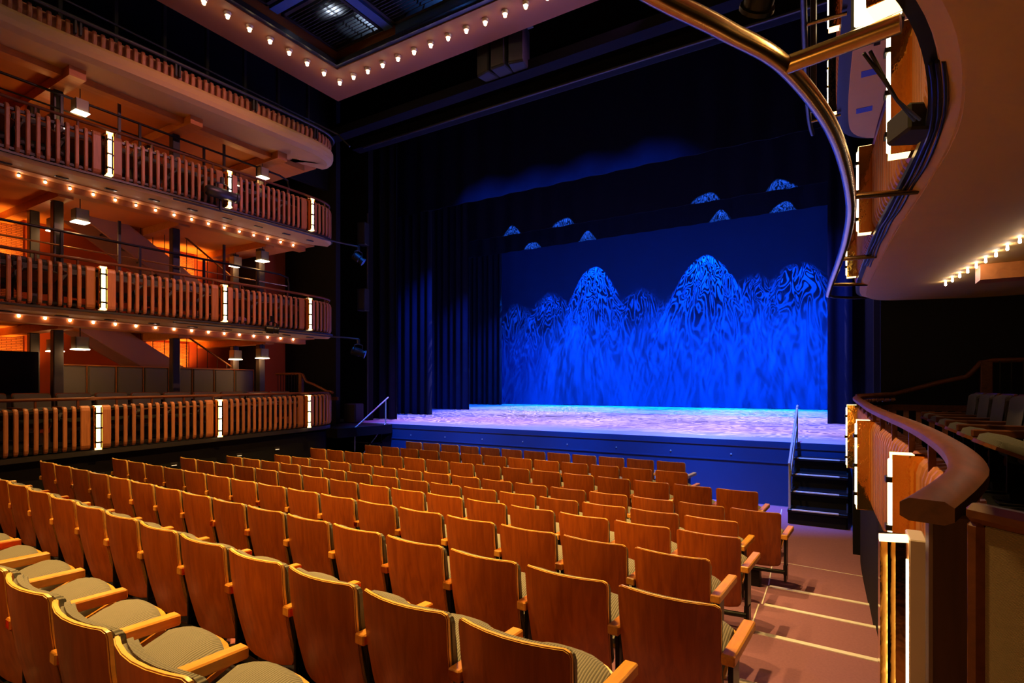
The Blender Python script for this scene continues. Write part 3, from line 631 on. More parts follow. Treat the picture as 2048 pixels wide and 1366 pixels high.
def balcony(cv, zb, zt, label, d0, d1, lights, wide_label, depth, slab_z, rake=0., sl_label='', rail_r=.03, rail_w=None, rail_dz=.10, name='balcony', slat_w=.056, gap=.118, fascia=True, side='left', rail_z=None, back_x=None, slat_d0=None):
    """one tier: slab, fascia, slats, rails. zb/zt at Y=4.4"""
    zr = lambda z: (lambda y: z + rake * (y - 4.4))
    p0, _ = cv.at(cv.d_of_y(5.5))
    t = thing(name, (p0.x, p0.y, slab_z), label, 'balcony')
    h_ = zt - zb
    ns = slat_mesh(h_, slat_w); ws = slat_mesh(h_, .135, 'wide_slat')
    occupied = []
    for dl in lights:
        for sg in (-1, 1):
            p, nn = cv.at(dl + sg * .145); o = link('wide_slat', ws, t); o.location = (p.x - p0.x, p.y - p0.y, zr(zb)(p.y) - slab_z); o.rotation_euler = (0, 0, math.atan2(nn.y, nn.x) - PI / 2)
        occupied.append((dl - .25, dl + .25))
    edges = [d0 if slat_d0 is None else slat_d0] + [e for a in sorted(lights) for e in (a - .235, a + .235)] + [d1]
    for a, b in zip(edges[::2], edges[1::2]):
        n = int((b - a) / gap)
        if n < 1: continue
        for k in range(n):
            d = a + (b - a) * (k + .5) / n
            p, nn = cv.at(d); o = link('slat', ns, t); o.location = (p.x - p0.x, p.y - p0.y, zr(zb)(p.y) - slab_z); o.rotation_euler = (0, 0, math.atan2(nn.y, nn.x) - PI / 2)
    # rails the slats are fixed to, and the handrail
    for dz, nm in ((-.07, 'upper_rail'), (-h_ + .05, 'lower_rail')):
        part(nm, MB().sweep(cv.path(d0 if slat_d0 is None else slat_d0, d1, zr(zt + dz)), [(-.075, -.02), (-.075, .02), (-.034, .02), (-.034, -.02)]), 'black_metal', t)
    rz_ = rail_z or zr(zt + rail_dz)
    if rail_w:
        hr = part('handrail', MB().sweep(cv.path(d0, d1, rz_), [(-rail_w + .015, -.022), (-rail_w, -.014), (-rail_w, .012), (-rail_w + .015, .022), (.005, .022), (.02, .012), (.02, -.014), (.005, -.022)]), 'rail_wood', t, True)
    else:
        hr = part('handrail', MB().tube([tuple(a[0] + Vector((*(a[1] * -.05), 0))) for a in cv.path(d0, d1, rz_)], rail_r, 8), 'rail_wood', t, True)
    pd0 = d0 if slat_d0 is None else slat_d0; n = int((d1 - pd0) / .55)
    for k in range(n + 1):
        p, nn = cv.at(pd0 + .06 + (d1 - pd0 - .12) * k / n); c = p - nn * (.03 if rail_w else .05)
        part('rail_post', MB().box(c.x - .014, c.x + .014, c.y - .014, c.y + .014, zr(zt - .08)(p.y), rz_(p.y)), 'rail_wood', hr)
    return t, p0

# ---- left side
CL = Curve(BASE, True); CL1 = Curve(BASE, True)
YLT = {'bottom': [4.26, 6.25, 8.27], 'middle': [4.33, 6.35, 8.3], 'upper': [4.42, 6.44, 8.36]}
dS = CL.d_of_y(2.35); dE = CL.d_of_y(9.3)
LEFT = []
tiers = [('bottom', -1.03, -.30, .03, -1.12), ('middle', 1.28, 2.0, 0., 1.16), ('upper', 3.54, 4.26, 0., 3.42)]
BX = -14.4
for (nm, zb, zt, rk, sz) in tiers:
    t, p0 = balcony(CL, zb, zt, '%s left-hand balcony with upright orange wooden slats' % nm, dS, dE, [CL.d_of_y(y) for y in YLT[nm]], '', 0, sz, rake=rk, rail_r=.026, rail_dz=.10 if nm == 'bottom' else .085, rail_z=(lambda y: -.19 + .013 * (y - 4.4)) if nm == 'bottom' else None)
    path = CL.path(dS, dE, lambda y: 0)
    # slab under the tier, with a cream fascia on the upper two
    if nm == 'bottom':
        rkf = lambda y: zb + .03 * (y - 4.4)
        part('deck', MB().sweep([(Vector((a.x, a.y, rkf(a.y))), b) for a, b in path], [(-.03, -.01), (-.6, -.01), (-.6, -.08), (-.03, -.08)]), 'black_paint', t)
        struct('floor', MB().box(BX, -10.95, 2.2, 9.1, -1.1, -.962), 'black_paint')
        part('base_wall', MB().sweep([(Vector((a.x, a.y, 0)), b) for a, b in path], [(-.12, FL), (-.12, -1.05), (-.22, -1.05), (-.22, FL)]), 'black_paint', t)
        part('base_band', MB().sweep([(Vector((a.x, a.y, rkf(a.y))), b) for a, b in path], [(-.02, -.09), (-.02, -.012), (-.119, -.012), (-.119, -.09)]), 'dark_steel', t)
    else:
        part('fascia', MB().sweep([(Vector((a.x, a.y, zb)), b) for a, b in path], [(.0, -.055), (-.05, -.105), (-.72, -.125), (-.72, -.02), (-.02, -.02)]), 'cream_plaster', t)
        part('ledge', MB().sweep([(Vector((a.x, a.y, zb)), b) for a, b in path], [(.035, -.05), (.035, -.018), (-.12, -.018), (-.12, -.05)]), 'dark_steel', t)
        dk = struct('floor', MB().box(BX, -11.12, 2.2, 9.0, zb - .13, zb - .03), 'ochre_paint')
        part('edge_beam', MB().box(-11.55, -11.32, 2.2, 8.9, zb - .24, zb - .131), 'beam_wood', dk)
        for y in (4.16, 6.15, 8.1):
            part('cross_beam', MB().box(BX, -11.56, y - .11, y + .11, zb - .28, zb - .132), 'beam_wood', dk)
        for k in range(9):
            p, nn = CL.at(CL.d_of_y(3.2 + .68 * k)); c = p - nn * .3
            part('vent', MB().cbox(c.x - .03, c.x + .03, c.y - .09, c.y + .09, zb - .128, zb - .11, .004), 'dark_steel', t)
    for i, y in enumerate(YLT[nm]):
        sconce(CL, CL.d_of_y(y), (zb + rk * (y - 4.4)), zt - zb, 'glowing light column on the %s left balcony, %s' % (nm, ['farthest from the stage', 'between two others', 'nearest the stage'][i]))
# upper gallery with a rounded plaster lip
t = thing('balcony', (-10.6, 5.5, 5.38), 'topmost left-hand gallery with a cream plaster lip and short orange balusters', 'balcony')
path = CL.path(CL.d_of_y(2.4), CL.L[-1], lambda y: 0)
part('lip', MB().sweep([(a, b) for a, b in path], [(.02, 5.42), (.045, 5.5), (.045, 5.6), (.01, 5.66), (-.12, 5.66), (-.12, 5.5), (-.35, 5.42), (-.9, 5.40), (-.9, 5.37), (-.1, 5.37)]), 'cream_plaster', t, False)
dk = struct('floor', MB().box(BX, -11.3, 2.2, 9.2, 5.40, 5.5), 'ochre_paint')
part('edge_beam', MB().box(-11.6, -11.36, 2.2, 8.9, 5.26, 5.395), 'beam_wood', dk)
for y in (4.16, 6.15, 8.1): part('cross_beam', MB().box(BX, -11.1, y - .12, y + .12, 5.2, 5.368), 'beam_wood', dk)
bl = slat_mesh(.25, .06, 'baluster', 'slat_wood', .03, .06)
d0 = CL.d_of_y(2.4); d1 = CL.L[-1]; n = int((d1 - d0) / .118)
for k in range(n):
    p, nn = CL.at(d0 + (d1 - d0) * (k + .5) / n); o = link('baluster', bl, t); o.location = (p.x - nn.x * .0 + 10.6, p.y - 5.5, 5.66 - 5.38); o.rotation_euler = (0, 0, math.atan2(nn.y, nn.x) - PI / 2)
part('back_board', MB().sweep([(a, b) for a, b in path], [(-.09, 5.66), (-.09, 5.9), (-.105, 5.9), (-.105, 5.66)]), 'slat_wood', t)
part('handrail', MB().tube([tuple(Vector((a.x, a.y, 5.94)) + Vector((*(b * .05), 0))) for a, b in path], .03, 8), 'dark_steel', t, True)
for k in range(4):
    p, nn = CL.at(CL.d_of_y(4.0 + 1.5 * k))
    part('rail_bracket', MB().box(p.x - .02, p.x + .05, p.y - .05, p.y - .02, 5.7, 5.95).box(p.x - .02, p.x + .05, p.y + .02, p.y + .05, 5.7, 5.95), 'dark_steel', t)
for k in range(8):
    yy = 3.2 + .85 * k
    solo('gallery_upright', MB().box(-11.62, -11.55, yy, yy + .06, 5.5, 8.6), 'dark_steel', 'dark upright behind the topmost left gallery rail, %s from the stage' % ORD[7 - k], 'post', 'uprights of the top gallery')
solo('gallery_rail', MB().tube([(-11.0, 2.4, 6.35), (-11.0, 8.9, 6.35), (-10.75, 9.4, 6.2), (-10.5, 9.55, 5.9)], .02, 6), 'dark_steel', 'thin dark safety pipe above the topmost left gallery', 'pipe')
struct('wall_left_upper', MB().box(-12.6, -12.5, 1.5, 10.6, 5.5, 9.4), 'black_paint')
# fairy lights
fg = MB().lathe([(.006, .02), (.017, .01), (.02, 0), (.015, -.012), (.004, -.018)], n=10).mesh('globe', 'fairy_glow', True)
fs_ = MB().lathe([(.022, .05), (.022, .03), (.012, .018)], n=8).mesh('socket', 'black_metal')
for nm, z in (('middle', 1.13), ('upper', 3.37)):
    for k in range(17):
        y = 8.55 - .34 * k
        t = thing('fairy_bulb', (-11.32 + .0 * k, y, z), 'tiny glowing bulb under the %s left balcony, %s from the stage' % (nm, ORD[k]), 'light bulb', 'tiny bulbs under the left balconies')
        link('globe', fg, t); link('socket', fs_, t)
# walls behind the left balconies
wl = struct('wall_left', MB().box(BX - .2, BX, 1.2, 10.6, FL, 5.6), 'red_paint')
for (y0, y1, z0, z1) in ((6.75, 7.75, -1.1, 1.1), (2.6, 4.45, -1.1, 1.1), (2.6, 4.45, 1.3, 3.35), (6.8, 7.9, 1.3, 3.35)):
    part('stone_panel', MB().cbox(BX, BX + .04, y0, y1, z0, z1, .008), 'orange_brick', wl)
struct('wall_left_rear', MB().box(-16, -11.0, 1.2, 1.35, FL, 9), 'red_paint')
struct('wall_left_front', MB().box(-14.4, -13.2, 8.9, 9.0, -1.1, 5.4), 'black_paint')
# columns
ci = 0
for z0, z1, nm in ((-.962, 1.0, 'bottom'), (1.25, 3.26, 'middle'), (3.51, 5.2, 'upper')):
    for x, wd, dep in ((-11.92, .15, 'front'), (-12.95, .15, 'rear')):
        for i, y in enumerate((4.16, 6.15, 8.1)):
            if dep == 'rear' and i == 1 and nm != 'upper': continue
            solo('steel_column', MB().cbox(x - wd / 2, x + wd / 2, y - wd / 2, y + wd / 2, z0, z1, .012), 'dark_steel', 'dark square column, %s line on the %s left balcony, %s' % (dep, nm, ['away from the stage', 'in the middle', 'nearest the stage'][i]), 'column', 'columns of the left balconies')
# pendants beside the columns
def pendant(x, y, ztop, label, watts=6., dark=False):
    t = thing('lantern_pendant', (x, y, ztop - .34), label, 'lamp', 'box lanterns on the left balconies')
    part('shade', MB().box(-.10, .10, -.10, -.092, .02, .22).box(-.10, .10, .092, .10, .02, .22).box(-.10, -.092, -.10, .10, .02, .22).box(.092, .10, -.10, .10, .02, .22).box(-.1, .1, -.1, .1, .22, .228), 'glass_shade', t, local=True)
    part('diffuser', MB().cbox(-.112, .112, -.112, .112, .0, .018, .004), 'lamp_glow', t, local=True)
    part('rod', MB().tube([(0, 0, .225), (0, 0, .5)], .008, 6), 'black_metal', t, local=True)
    point('pendant_lamp', (x, y, ztop - .42), (1, .46, .11), watts * .9, .08)
for z, nm in ((1.0, 'bottom'), (3.26, 'middle'), (5.2, 'upper')):
    for x, dep in ((-11.7, 'front'), (-12.75, 'rear')):
        for i, y in enumerate((4.42, 8.0)):
            pendant(x, y, z, 'bright box lantern, %s line on the %s left balcony, %s the stage' % (dep, nm, ['away from', 'nearest'][i]), 9 if nm != 'upper' else 11)
for (y, z, wt) in ((7.25, .25, 170), (4.0, .10, 120), (3.9, 2.3, 120), (7.5, 2.5, 150)):
    spot('wall_washer', (BX + .45, y, z), (BX, y, z + .8), (1, .40, .06), wt, 120, .8, .06)
# staircases
def staircase(dz, nm):
    t = thing('staircase', (-13.2, 6.9, -1.1 + dz), 'slanting staircase with plastered side behind the %s left balcony' % nm, 'staircase')
    a = (5.3, 1.44 + dz); b = (8.6 if dz == 0 else 8.5, -.60 + dz)
    sl = (b[1] - a[1]) / (b[0] - a[0])
    for x in (-13.0, -13.75):
        part('stringer', MB().prism([(a[0], a[1]), (b[0], b[1]), (b[0] - .35, b[1] - .35), (a[0] - .9, a[1])], x - .03, x + .03), 'stair_paint', t)
    n = 9
    for k in range(n):
        y = a[0] + (b[0] - a[0]) * (k + .5) / n - .15; z = a[1] + sl * (y + .1 - a[0]) - .13
        part('tread', MB().cbox(-13.72, -13.03, y - .15, y + .17, z - .04, z, .005), 'black_metal', t)
    hr = part('handrail', MB().tube([(-12.98, a[0] + .6, a[1] + sl * .6 + .75), (-12.98, b[0] - .2, b[1] - sl * .2 + .75), (-12.98, b[0], b[1] + .55)], .022), 'rail_wood', t, True)
    for k in range(11):
        y = a[0] + .7 + k * .24; z = a[1] + sl * (y - a[0])
        part('baluster', MB().tube([(-12.98, y, z - .05), (-12.98, y, z + .75)], .008, 5), 'black_metal', hr)
staircase(0, 'bottom'); staircase(2.27, 'middle')
# pipe rails over the two upper tiers
for z, nm, zf in ((2.72, 'middle', 1.25), (5.1, 'upper', 3.51)):
    t = thing('pipe_rail', (-11.76, 5.5, zf), 'black pipe guard rail standing behind the %s left balcony front' % nm, 'railing', 'pipe rails of the left balconies')
    part('rail', MB().tube([(-11.76, 2.4, z), (-11.76, 8.5, z), (-11.76, 8.72, z - .05), (-11.76, 8.76, z - .2), (-11.76, 8.76, zf)], .024), 'black_metal', t, True)
    part('lower_rail', MB().tube([(-11.78, 2.4, z - .25), (-11.78, 8.72, z - .25)], .016), 'brass_pipe' if nm == 'middle' else 'black_metal', t)
    for k in range(5):
        part('post', MB().box(-11.785, -11.745, 2.9 + 1.25 * k, 2.94 + 1.25 * k, zf, z), 'black_metal', t)
    for y in (5.05, 7.1): part('hanger', MB().box(-11.80, -11.76, y, y + .045, zf, zf + 1.88), 'dark_steel', t)
# end rail of the bottom tier on both sides
def end_rail(side, label):
    f = (lambda x: MIRX - x) if side == 'L' else (lambda x: x)
    t = thing('end_railing', (f(.9), 9.25, -1.0), label, 'railing')
    P = [(f(.06), 9.02, -.13), (f(.5), 9.22, -.10), (f(1.0), 9.25, .06), (f(1.28), 9.25, .13), (f(1.36), 9.25, .22), (f(1.42), 9.25, .31), (f(1.55), 9.25, .34), (f(2.5), 9.25, .34)]
    part('rail', MB().tube(P, .032, 8), 'rail_wood', t, True)
    part('mid_rail', MB().box(min(f(.1), f(2.5)), max(f(.1), f(2.5)), 9.2, 9.24, -.32, -.24), 'rail_wood', t)
    me = MB().box(-.03, .03, -.012, .012, 0, .62).mesh('slat', 'slat_wood')
    for k in range(15):
        o = link('slat', me, t); o.location = (f(.5 + .14 * k) - f(.9), 0, .06)
    for k in range(9):
        x = f(1.5 + .11 * k); part('baluster', MB().tube([(x, 9.22, -.24), (x, 9.22, .33)], .008, 5), 'black_metal', t)
    part('post', MB().cbox(min(f(1.42), f(1.54)), max(f(1.42), f(1.54)), 9.2, 9.28, -1.0, .33, .008), 'rail_wood', t)
end_rail('L', 'wooden railing closing the stage end of the bottom left balcony'); end_rail('R', 'wooden railing closing the stage end of the right-hand box')
# seats on the left balconies
def shared(me, mat, name):
    m = me.copy(); m.materials.clear(); m.materials.append(MATS[mat]); m.name = name; return m
B_cush = shared(M_bcush, 'dark_corduroy', 'back_cushion'); B_scush = shared(M_scush, 'dark_corduroy', 'seat_cushion'); B_arm = shared(M_arm, 'rail_wood', 'armrest'); B_pan = shared(M_pan, 'rail_wood', 'seat_pan')
B_back = shared(M_back, 'rail_wood', 'back_panel'); B_back.materials.append(MATS['slat_wood'])
def bal_seat(x, y, z, rz, label, group, flat=False):
    t = thing('upholstered_chair', (x, y, z), label, 'seat', group, rz)
    link('back_panel', B_back, t); link('back_cushion', B_cush, t); p = link('seat_pan', B_pan, t); link('seat_cushion', B_scush, p); link('armrest', B_arm, t); link('arm_support', M_leg, t); link('pedestal', M_foot, t)
    return t
for nm, zf in (('bottom', -.96), ('middle', 1.25), ('upper', 3.51)):
    for k in range(10):
        y = 3.05 + .57 * k
        bal_seat(-11.42 if k < 8 else -11.36, y, zf + (.0 if nm != 'bottom' else .0), -PI / 2, 'grey upholstered seat behind the %s left balcony front, %s from the stage' % (nm, ORD[9 - k]), 'seats on the left balconies')
for k in range(8):
    y = 4.62 + .5 * k
    t = thing('high_backed_chair', (-12.62, y, -1.1), 'tall pale grey high-backed seat on the bottom left balcony, %s from the stage' % ORD[7 - k], 'seat', 'high-backed seats on the bottom left balcony')
    part('back_cushion', MB().cbox(-.04, .05, -.235, .235, .92, 1.50, .025), 'grey_corduroy', t, local=True)
    part('frame', MB().cbox(-.06, -.042, -.25, .25, .1, 1.53, .004).cbox(-.06, .05, .238, .25, .9, 1.52, .003).cbox(-.06, .05, -.25, .25, 1.505, 1.53, .004), 'beam_wood', t, local=True)
    part('seat_cushion', MB().cbox(.052, .48, -.23, .23, .84, .93, .02), 'grey_corduroy', t, local=True)
    part('plinth', MB().box(-.04, .42, -.24, .24, .14, .839), 'black_paint', t, local=True)
bp_ = MB().cbox(-12.35, -12.27, 3.25, 4.02, -.962, .62, .01)
solo('black_screen', bp_, 'black_paint', 'tall black screen standing at the far left of the bottom balcony', 'screen')
# floor-level guide lights on the dark wall below the left balcony
for k, y in enumerate((3.05, 4.35, 5.5, 6.75, 7.6)):
    p, nn = CL.at(CL.d_of_y(y)); z = -1.55 + .05 * k
    t = thing('step_light', (p.x - nn.x * .12, p.y - nn.y * .12, z), 'small dim guide light on the dark wall under the left balcony, %s from the stage' % ORD[4 - k], 'wall light', 'guide lights under the left balcony', math.atan2(nn.y, nn.x) - PI / 2)
    part('plate', MB().cbox(-.06, .06, 0, .012, -.02, .05, .003), 'dark_steel', t, local=True)
    part('lens', MB().cbox(-.045, .045, .012, .02, -.008, .006, .002), 'guide_glow', t, local=True)
# lanterns clamped to the left balcony fronts
lt = lantern(-10.40, 6.25, 3.74, (-10.1, 9.6, 3.66), 'blue-grey stage lantern clamped to the upper left balcony front', 'blue_steel', .62, .11, 'dark_steel')
part('stem', MB().cbox(-.07, -.04, -.02, .02, -.33, -.08, .004), 'black_metal', lt, local=True)
lantern(-10.2, 9.55, .84, (-6, 13, -1), 'small lantern hung off the stage end of the middle left balcony', 'blue_steel', .34, .11)
lantern(-10.2, 9.55, 3.115, (-6, 13, -1), 'small lantern hung off the stage end of the upper left balcony', 'blue_steel', .3, .1)
lantern(-10.35, 7.3, 1.2, (-9.6, 8.6, 1.15), 'small dark lantern on the rim of the middle left balcony', 'black_metal', .26, .09)
for z, nm in ((1.18, 'middle'), (3.42, 'upper')):
    solo('lighting_boom', MB().tube([tuple(Vector((p.x, p.y, z)) + Vector((*(n_ * .09), 0))) for p, n_ in [CL.at(CL.d_of_y(5.4) + .25 * k) for k in range(14)]] + [(-10.3, 9.3, z), (-10.2, 9.55, z - .02)], .02, 6), 'dark_steel', 'thin lighting pipe along the rim of the %s left balcony' % nm, 'pipe', smooth=True)

# ------------------------------------------------------------------ right side
CR1 = Curve(BASE1); CR = Curve(BASE)
CR3 = Curve([(x - .2, y) for x, y in BASE]); dR0 = 0.; dR1 = CR1.d_of_y(9.3)
YR = [1.72, 3.38, 5.4, 7.55]
t, p0 = balcony(CR1, -1.03, -.30, 'right-hand box front of closely set rounded wooden slats under a broad handrail', .0, dR1, [CR1.d_of_y(y) for y in YR[1:]], '', 0, -1.12, rake=.03, rail_w=.065, gap=.085, slat_w=.06, slat_d0=.55, rail_z=lambda y: -.195 + .013 * (y - 4.4), side='right')
path = CR1.path(0, dR1, lambda y: 0)
part('base_wall', MB().sweep([(Vector((a.x, a.y, 0)), b) for a, b in path], [(-.06, FL), (-.06, -1.1), (-.3, -1.1), (-.3, FL)]), 'black_paint', t)
struct('floor', MB().prism([(.32, 2.3), (.4, 1.6), (3.5, 1.4), (3.5, 9.3), (.4, 9.15), (.32, 8.9), (.32, 5.0)], -1.02, -.922, 'z'), 'black_paint')
part('end_block', MB().box(.02, .34, 8.45, 11.2, FL, -1.06), 'black_paint', t)
for i, y in enumerate(YR):
    if i == 0: continue
    sconce(CR1, CR1.d_of_y(y), -1.03 + .03 * (y - 4.4), .73, 'gold-sided glowing light column on the right-hand box front, %s' % ['closest to the viewer', 'second closest to the viewer', 'third closest to the viewer', 'nearest the stage'][i])
# newel under the end of the broad handrail, and the pale end of the box front
solo('newel_post', MB().cbox(.135, .208, 1.40, 1.47, FZ[10], -.255, .006), 'newel_wood', 'dark square newel post carrying the near end of the broad handrail', 'post')

t = thing('light_column', (.11, 1.72, FZ[10]), 'tall gold-mirrored light column closest to the viewer beside the newel post', 'wall light', 'glowing light columns on the balcony fronts')
part('reflector', MB().prism([(.062, 1.66), (.078, 1.675), (.095, 1.685), (.116, 1.68), (.116, 1.78), (.062, 1.78)], FZ[10], -.385, 'z'), 'gold_mirror', t)
part('tube', MB().cbox(.1165, .1205, 1.675, 1.70, FZ[10], -.43, .001), 'tube_glow', t)
part('end_plate', MB().prism([(.06, 1.655), (.121, 1.675), (.121, 1.715), (.06, 1.69)], -.384, -.372, 'z'), 'plate_spill_glow', t)
part('side_panel', MB().cbox(.121, .158, 1.66, 1.78, FZ[10], -.372, .003), 'pale_metal', t)
# framed chair back in the corner
t = thing('framed_chair', (.33, 1.10, FZ[10]), 'wood-framed fabric chair back cut off by the lower right corner', 'chair')
cb = Matrix.Translation((.33, 1.105, 0)) @ Matrix.Rotation(math.radians(-49), 4, 'Z')
part('frame', MB().cbox(-.225, -.193, -.016, .016, FZ[10], -.235, .009).cbox(.193, .225, -.016, .016, FZ[10], -.235, .009).cbox(-.227, .227, -.018, .018, -.24, -.205, .011).xf(cb), 'rail_wood', t)
part('fabric_panel', MB().cbox(-.194, .194, -.01, .01, -1.1, -.238, .004).xf(cb), 'pale_weave', t)
# seats in the right-hand box
for k in range(6):
    y = 7.6 - .62 * k
    bal_seat(1.22, y, -.92, PI / 2, 'dark upholstered wooden armchair in the right-hand box, %s from the stage' % ORD[k], 'chairs in the right-hand box')
# tier above: slab with curved plaster soffit
def right_tier(zb, zt, nm, sconces, soffit, first, CR):
    d0 = 0; d1 = CR.L[-1] - .05
    t, p0 = balcony(CR, zb, zt, '%s right-hand balcony seen from below, with upright wooden slats' % nm, d0, d1, sconces, '', 0, zb - .14, rail_dz=.085, rail_r=.028, gap=.095, slat_w=.06, side='right')
    path = CR.path(0, d1, lambda y: 0)
    if first:
        # plaster soffit: a lip below the slats running out to the right-hand wall
        edge = [(Vector((a.x, a.y, zb)), b) for a, b in path]
        part('lip', MB().sweep(edge, [(-.04, -.02), (-.10, -.02), (-.16, -.03), (-.16, -.09), (-.12, -.09), (-.06, -.07)]), 'cream_plaster', t)
        n = len(path); vs_ = []; fs = []
        for a, b in path:
            q = Vector((a.x, a.y)) - b * .13
            vs_.append((q.x, q.y, zb - .09))
        out = [(6.0, -2.0), (6.0, 9.6)]
        m = MB()
        ring = [(v[0], v[1]) for v in vs_] + [(1.4, 9.45), (6, 9.45), (6, -4), (-4, -4), (-1.8, -.5)]
        part('soffit', MB().prism(ring, zb - .10, zb - .03, 'z'), 'cream_plaster', t)
        part('edge_beam', MB().box(1.06, 3.4, 6.9, 7.15, zb - .25, zb - .101), 'beam_wood', t)
    else:
        ring = [(a.x - b.x * .13, a.y - b.y * .13) for a, b in path] + [(1.4, 9.45), (6, 9.45), (6, -4), (-4, -4), (-1.8, -.5)]
        part('soffit', MB().prism(ring, zb - .10, zb - .03, 'z'), 'cream_plaster', t)
    part('ledge', MB().sweep([(Vector((a.x, a.y, zb)), b) for a, b in path], [(-.01, -.05), (-.01, -.018), (-.14, -.018), (-.14, -.05)]), 'black_metal', t)
    return t
dl2 = [CR.d_of_y(y) for y in (2.25, 3.75, 5.5, 7.6)]
right_tier(1.28, 2.0, 'middle', dl2, True, True, CR)
for i, d in enumerate(dl2):
    sconce(CR, d, 1.28, .72, 'glowing light column on the middle right balcony, %s' % ['overhead and closest to the viewer', 'second closest to the viewer', 'third closest to the viewer', 'nearest the stage'][i])
dl3 = [CR3.d_of_y(y) for y in (4.4, 6.35, 8.3)]
t3 = right_tier(3.54, 4.26, 'upper', dl3, True, False, CR3)
for i, d in enumerate(dl3):
    sconce(CR3, d, 3.54, .72, 'glowing light column on the upper right balcony, %s' % ['farthest from the stage', 'between two others', 'nearest the stage'][i])
for y, x in ((7.22, .18), (8.15, .14)):
    solo('tape_mark', MB().box(x - .085, x + .085, y - .07, y + .07, 3.54 - .104, 3.54 - .1005), 'blue_tape', 'blue tape rectangle on the underside of the upper right balcony, %s the stage' % ('farther from' if y < 7.5 else 'nearer'), 'tape', 'blue tape marks')
# curved lighting pipe and its brackets
def offset_pipe(z, off, d0, d1, step=.1, CR=CR):
    n = int((d1 - d0) / step); out = []
    for k in range(n + 1):
        p, nn = CR.at(d0 + (d1 - d0) * k / n); o = off
        out.append((p.x + nn.x * o, p.y + nn.y * o, z))
    return out
t = thing('lighting_pipe', (.0, 4.5, 1.2), 'thick curved bronze lighting pipe on brackets along the middle right balcony', 'pipe')
PZ = 1.2
pp = [(-.85, 1.0, PZ), (-.61, 1.47, PZ)] + [(-.49, 1.72, PZ), (-.36, 1.97, PZ), (-.2, 2.34, PZ), (-.06, 3.1, PZ), (0, 4.2, PZ), (-.03, 5.2, PZ), (-.10, 6.2, PZ), (-.18, 7.2, PZ), (-.25, 8.2, PZ), (-.25, 8.35, PZ)]
cvp = catmull([p[:2] for p in pp], 8)
part('curved_pipe', MB().tube([(p.x, p.y, PZ) for p in cvp], .032, 14), 'brass_pipe', t, True)
part('end_return', MB().tube([(-.25, 8.35, PZ), (-.2, 8.55, PZ), (.0, 8.75, PZ), (.3, 8.9, PZ)], .018, 8), 'dark_steel', t, True)
for (a, b, r) in [((-.21, 2.3), (.14, 2.23), .032), ((-.003, 4.1), (.35, 4.19), .02), ((-.09, 6.05), (.2, 6.08), .02), ((-.2, 7.5), (.16, 7.7), .02)]:
    part('bracket', MB().tube([(a[0], a[1], PZ), (b[0], b[1], PZ)], r, 10), 'brass_pipe', t, True)
# pipe drop beyond, at the upper tier
t = thing('lighting_pipe', (-.3, 7.0, 3.4), 'slim violet-lit lighting pipe along the upper right balcony', 'pipe')
part('curved_pipe', MB().tube(offset_pipe(3.46, .3, CR3.d_of_y(3.2), CR3.d_of_y(8.6), CR=CR3), .028, 8), 'dark_steel', t, True)
for y in (4.0, 6.0, 8.2):
    p, nn = CR3.at(CR3.d_of_y(y)); part('bracket', MB().tube([(p.x + nn.x * .3, p.y + nn.y * .3, 3.46), (p.x - nn.x * .05, p.y - nn.y * .05, 3.46)], .018, 8), 'brass_pipe', t, True)
solo('lighting_drop', MB().tube([(-.32, 6.3, 2.75), (-.32, 6.3, 9.4)], .03, 8), 'dark_steel', 'vertical pipe hanging beside the upper right balcony', 'pipe')
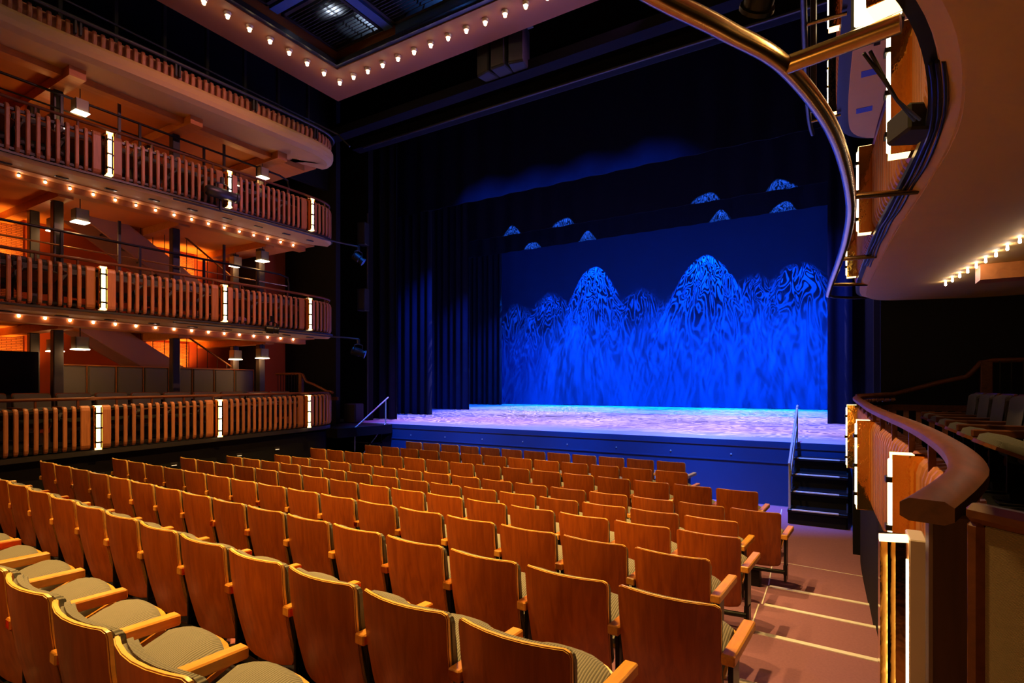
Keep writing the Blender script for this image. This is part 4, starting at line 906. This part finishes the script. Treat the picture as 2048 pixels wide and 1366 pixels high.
# projector box and cables under the middle right balcony
t = thing('projector_box', (.26, 3.34, 1.22), 'black box fixture slung under the rim of the middle right balcony', 'fixture', None, math.radians(25))
part('housing', MB().cbox(-.075, .075, -.1, .1, 0, .13, .012), 'speaker_black', t, local=True)
part('arm', MB().cbox(.09, .26, -.03, .03, .05, .09, .006), 'black_metal', t, local=True)
for k in range(3):
    pts = [(Vector((p.x, p.y, 1.213 - .006 * k + .008 * math.sin(j * 1.3 + k))) - Vector((*(n_ * (.03 + .02 * k)), 0))) for j, (p, n_) in enumerate([CR.at(CR.d_of_y(2.6) + .16 * q) for q in range(26)])]
    solo('cable', MB().tube([tuple(q) for q in pts], .008, 6), 'black_metal', 'black cable running along the rim of the middle right balcony, %s strand' % ['outer', 'middle', 'inner'][k], 'cable', 'cables on the right balcony rim', smooth=True)
for k in range(2):
    solo('cable', MB().tube([(.06 - .02 * k, 2.42, PZ + .03), (.10, 2.5, 1.17 - .01 * k), (.16, 2.75, 1.17), (.24 + .02 * k, 3.05, 1.19), (.25, 3.25, 1.3)], .007, 6), 'black_metal', 'black cable drooping from the pipe to the box fixture, %s of two' % ['left', 'right'][k], 'cable', smooth=True)
lantern(-.55, 4.55, 3.05, (-3, 9, 0), 'blue-lit moving stage lantern hanging left of the upper right balcony', 'blue_steel', .4, .14)
t = thing('flood_lamp', (.06, 2.36, 1.36), 'dazzling warm flood lamp clamped over the thick bronze pipe', 'lamp')
part('housing', MB().cbox(.0, .16, 2.34, 2.44, 1.27, 1.47, .015), 'black_metal', t)
part('face', MB().cbox(.01, .15, 2.325, 2.339, 1.285, 1.455, .005), 'flood_glow', t)
part('clamp', MB().box(.07, .09, 2.36, 2.4, 1.235, 1.27), 'black_metal', t)
fg2 = MB().lathe([(.006, .04), (.010, .01), (.011, 0), (.009, -.008), (.003, -.012)], n=10).mesh('globe', 'fairy_glow', True)
# fairy bulbs under the right tier
for k in range(11):
    t = thing('fairy_bulb', (.90 + .029 * k, 7.8 - .25 * k, 1.14), 'tiny glowing bulb under the middle right balcony, %s from the stage' % ORD[k], 'light bulb', 'tiny bulbs under the right balcony')
    link('globe', fg2, t)
struct('wall_right', MB().box(3.4, 3.6, -4, 12, FL, 9.4), 'black_paint')
struct('wall_right_front', MB().box(.36, 3.5, 9.5, 9.6, FL, 9.4), 'black_paint')
# light under the right tier, in the box
for (x, y) in ((1.9, 3.0), (2.2, 5.6)):
    point('box_downlight', (x, y, 1.0), (1, .5, .16), 3.5, .08)
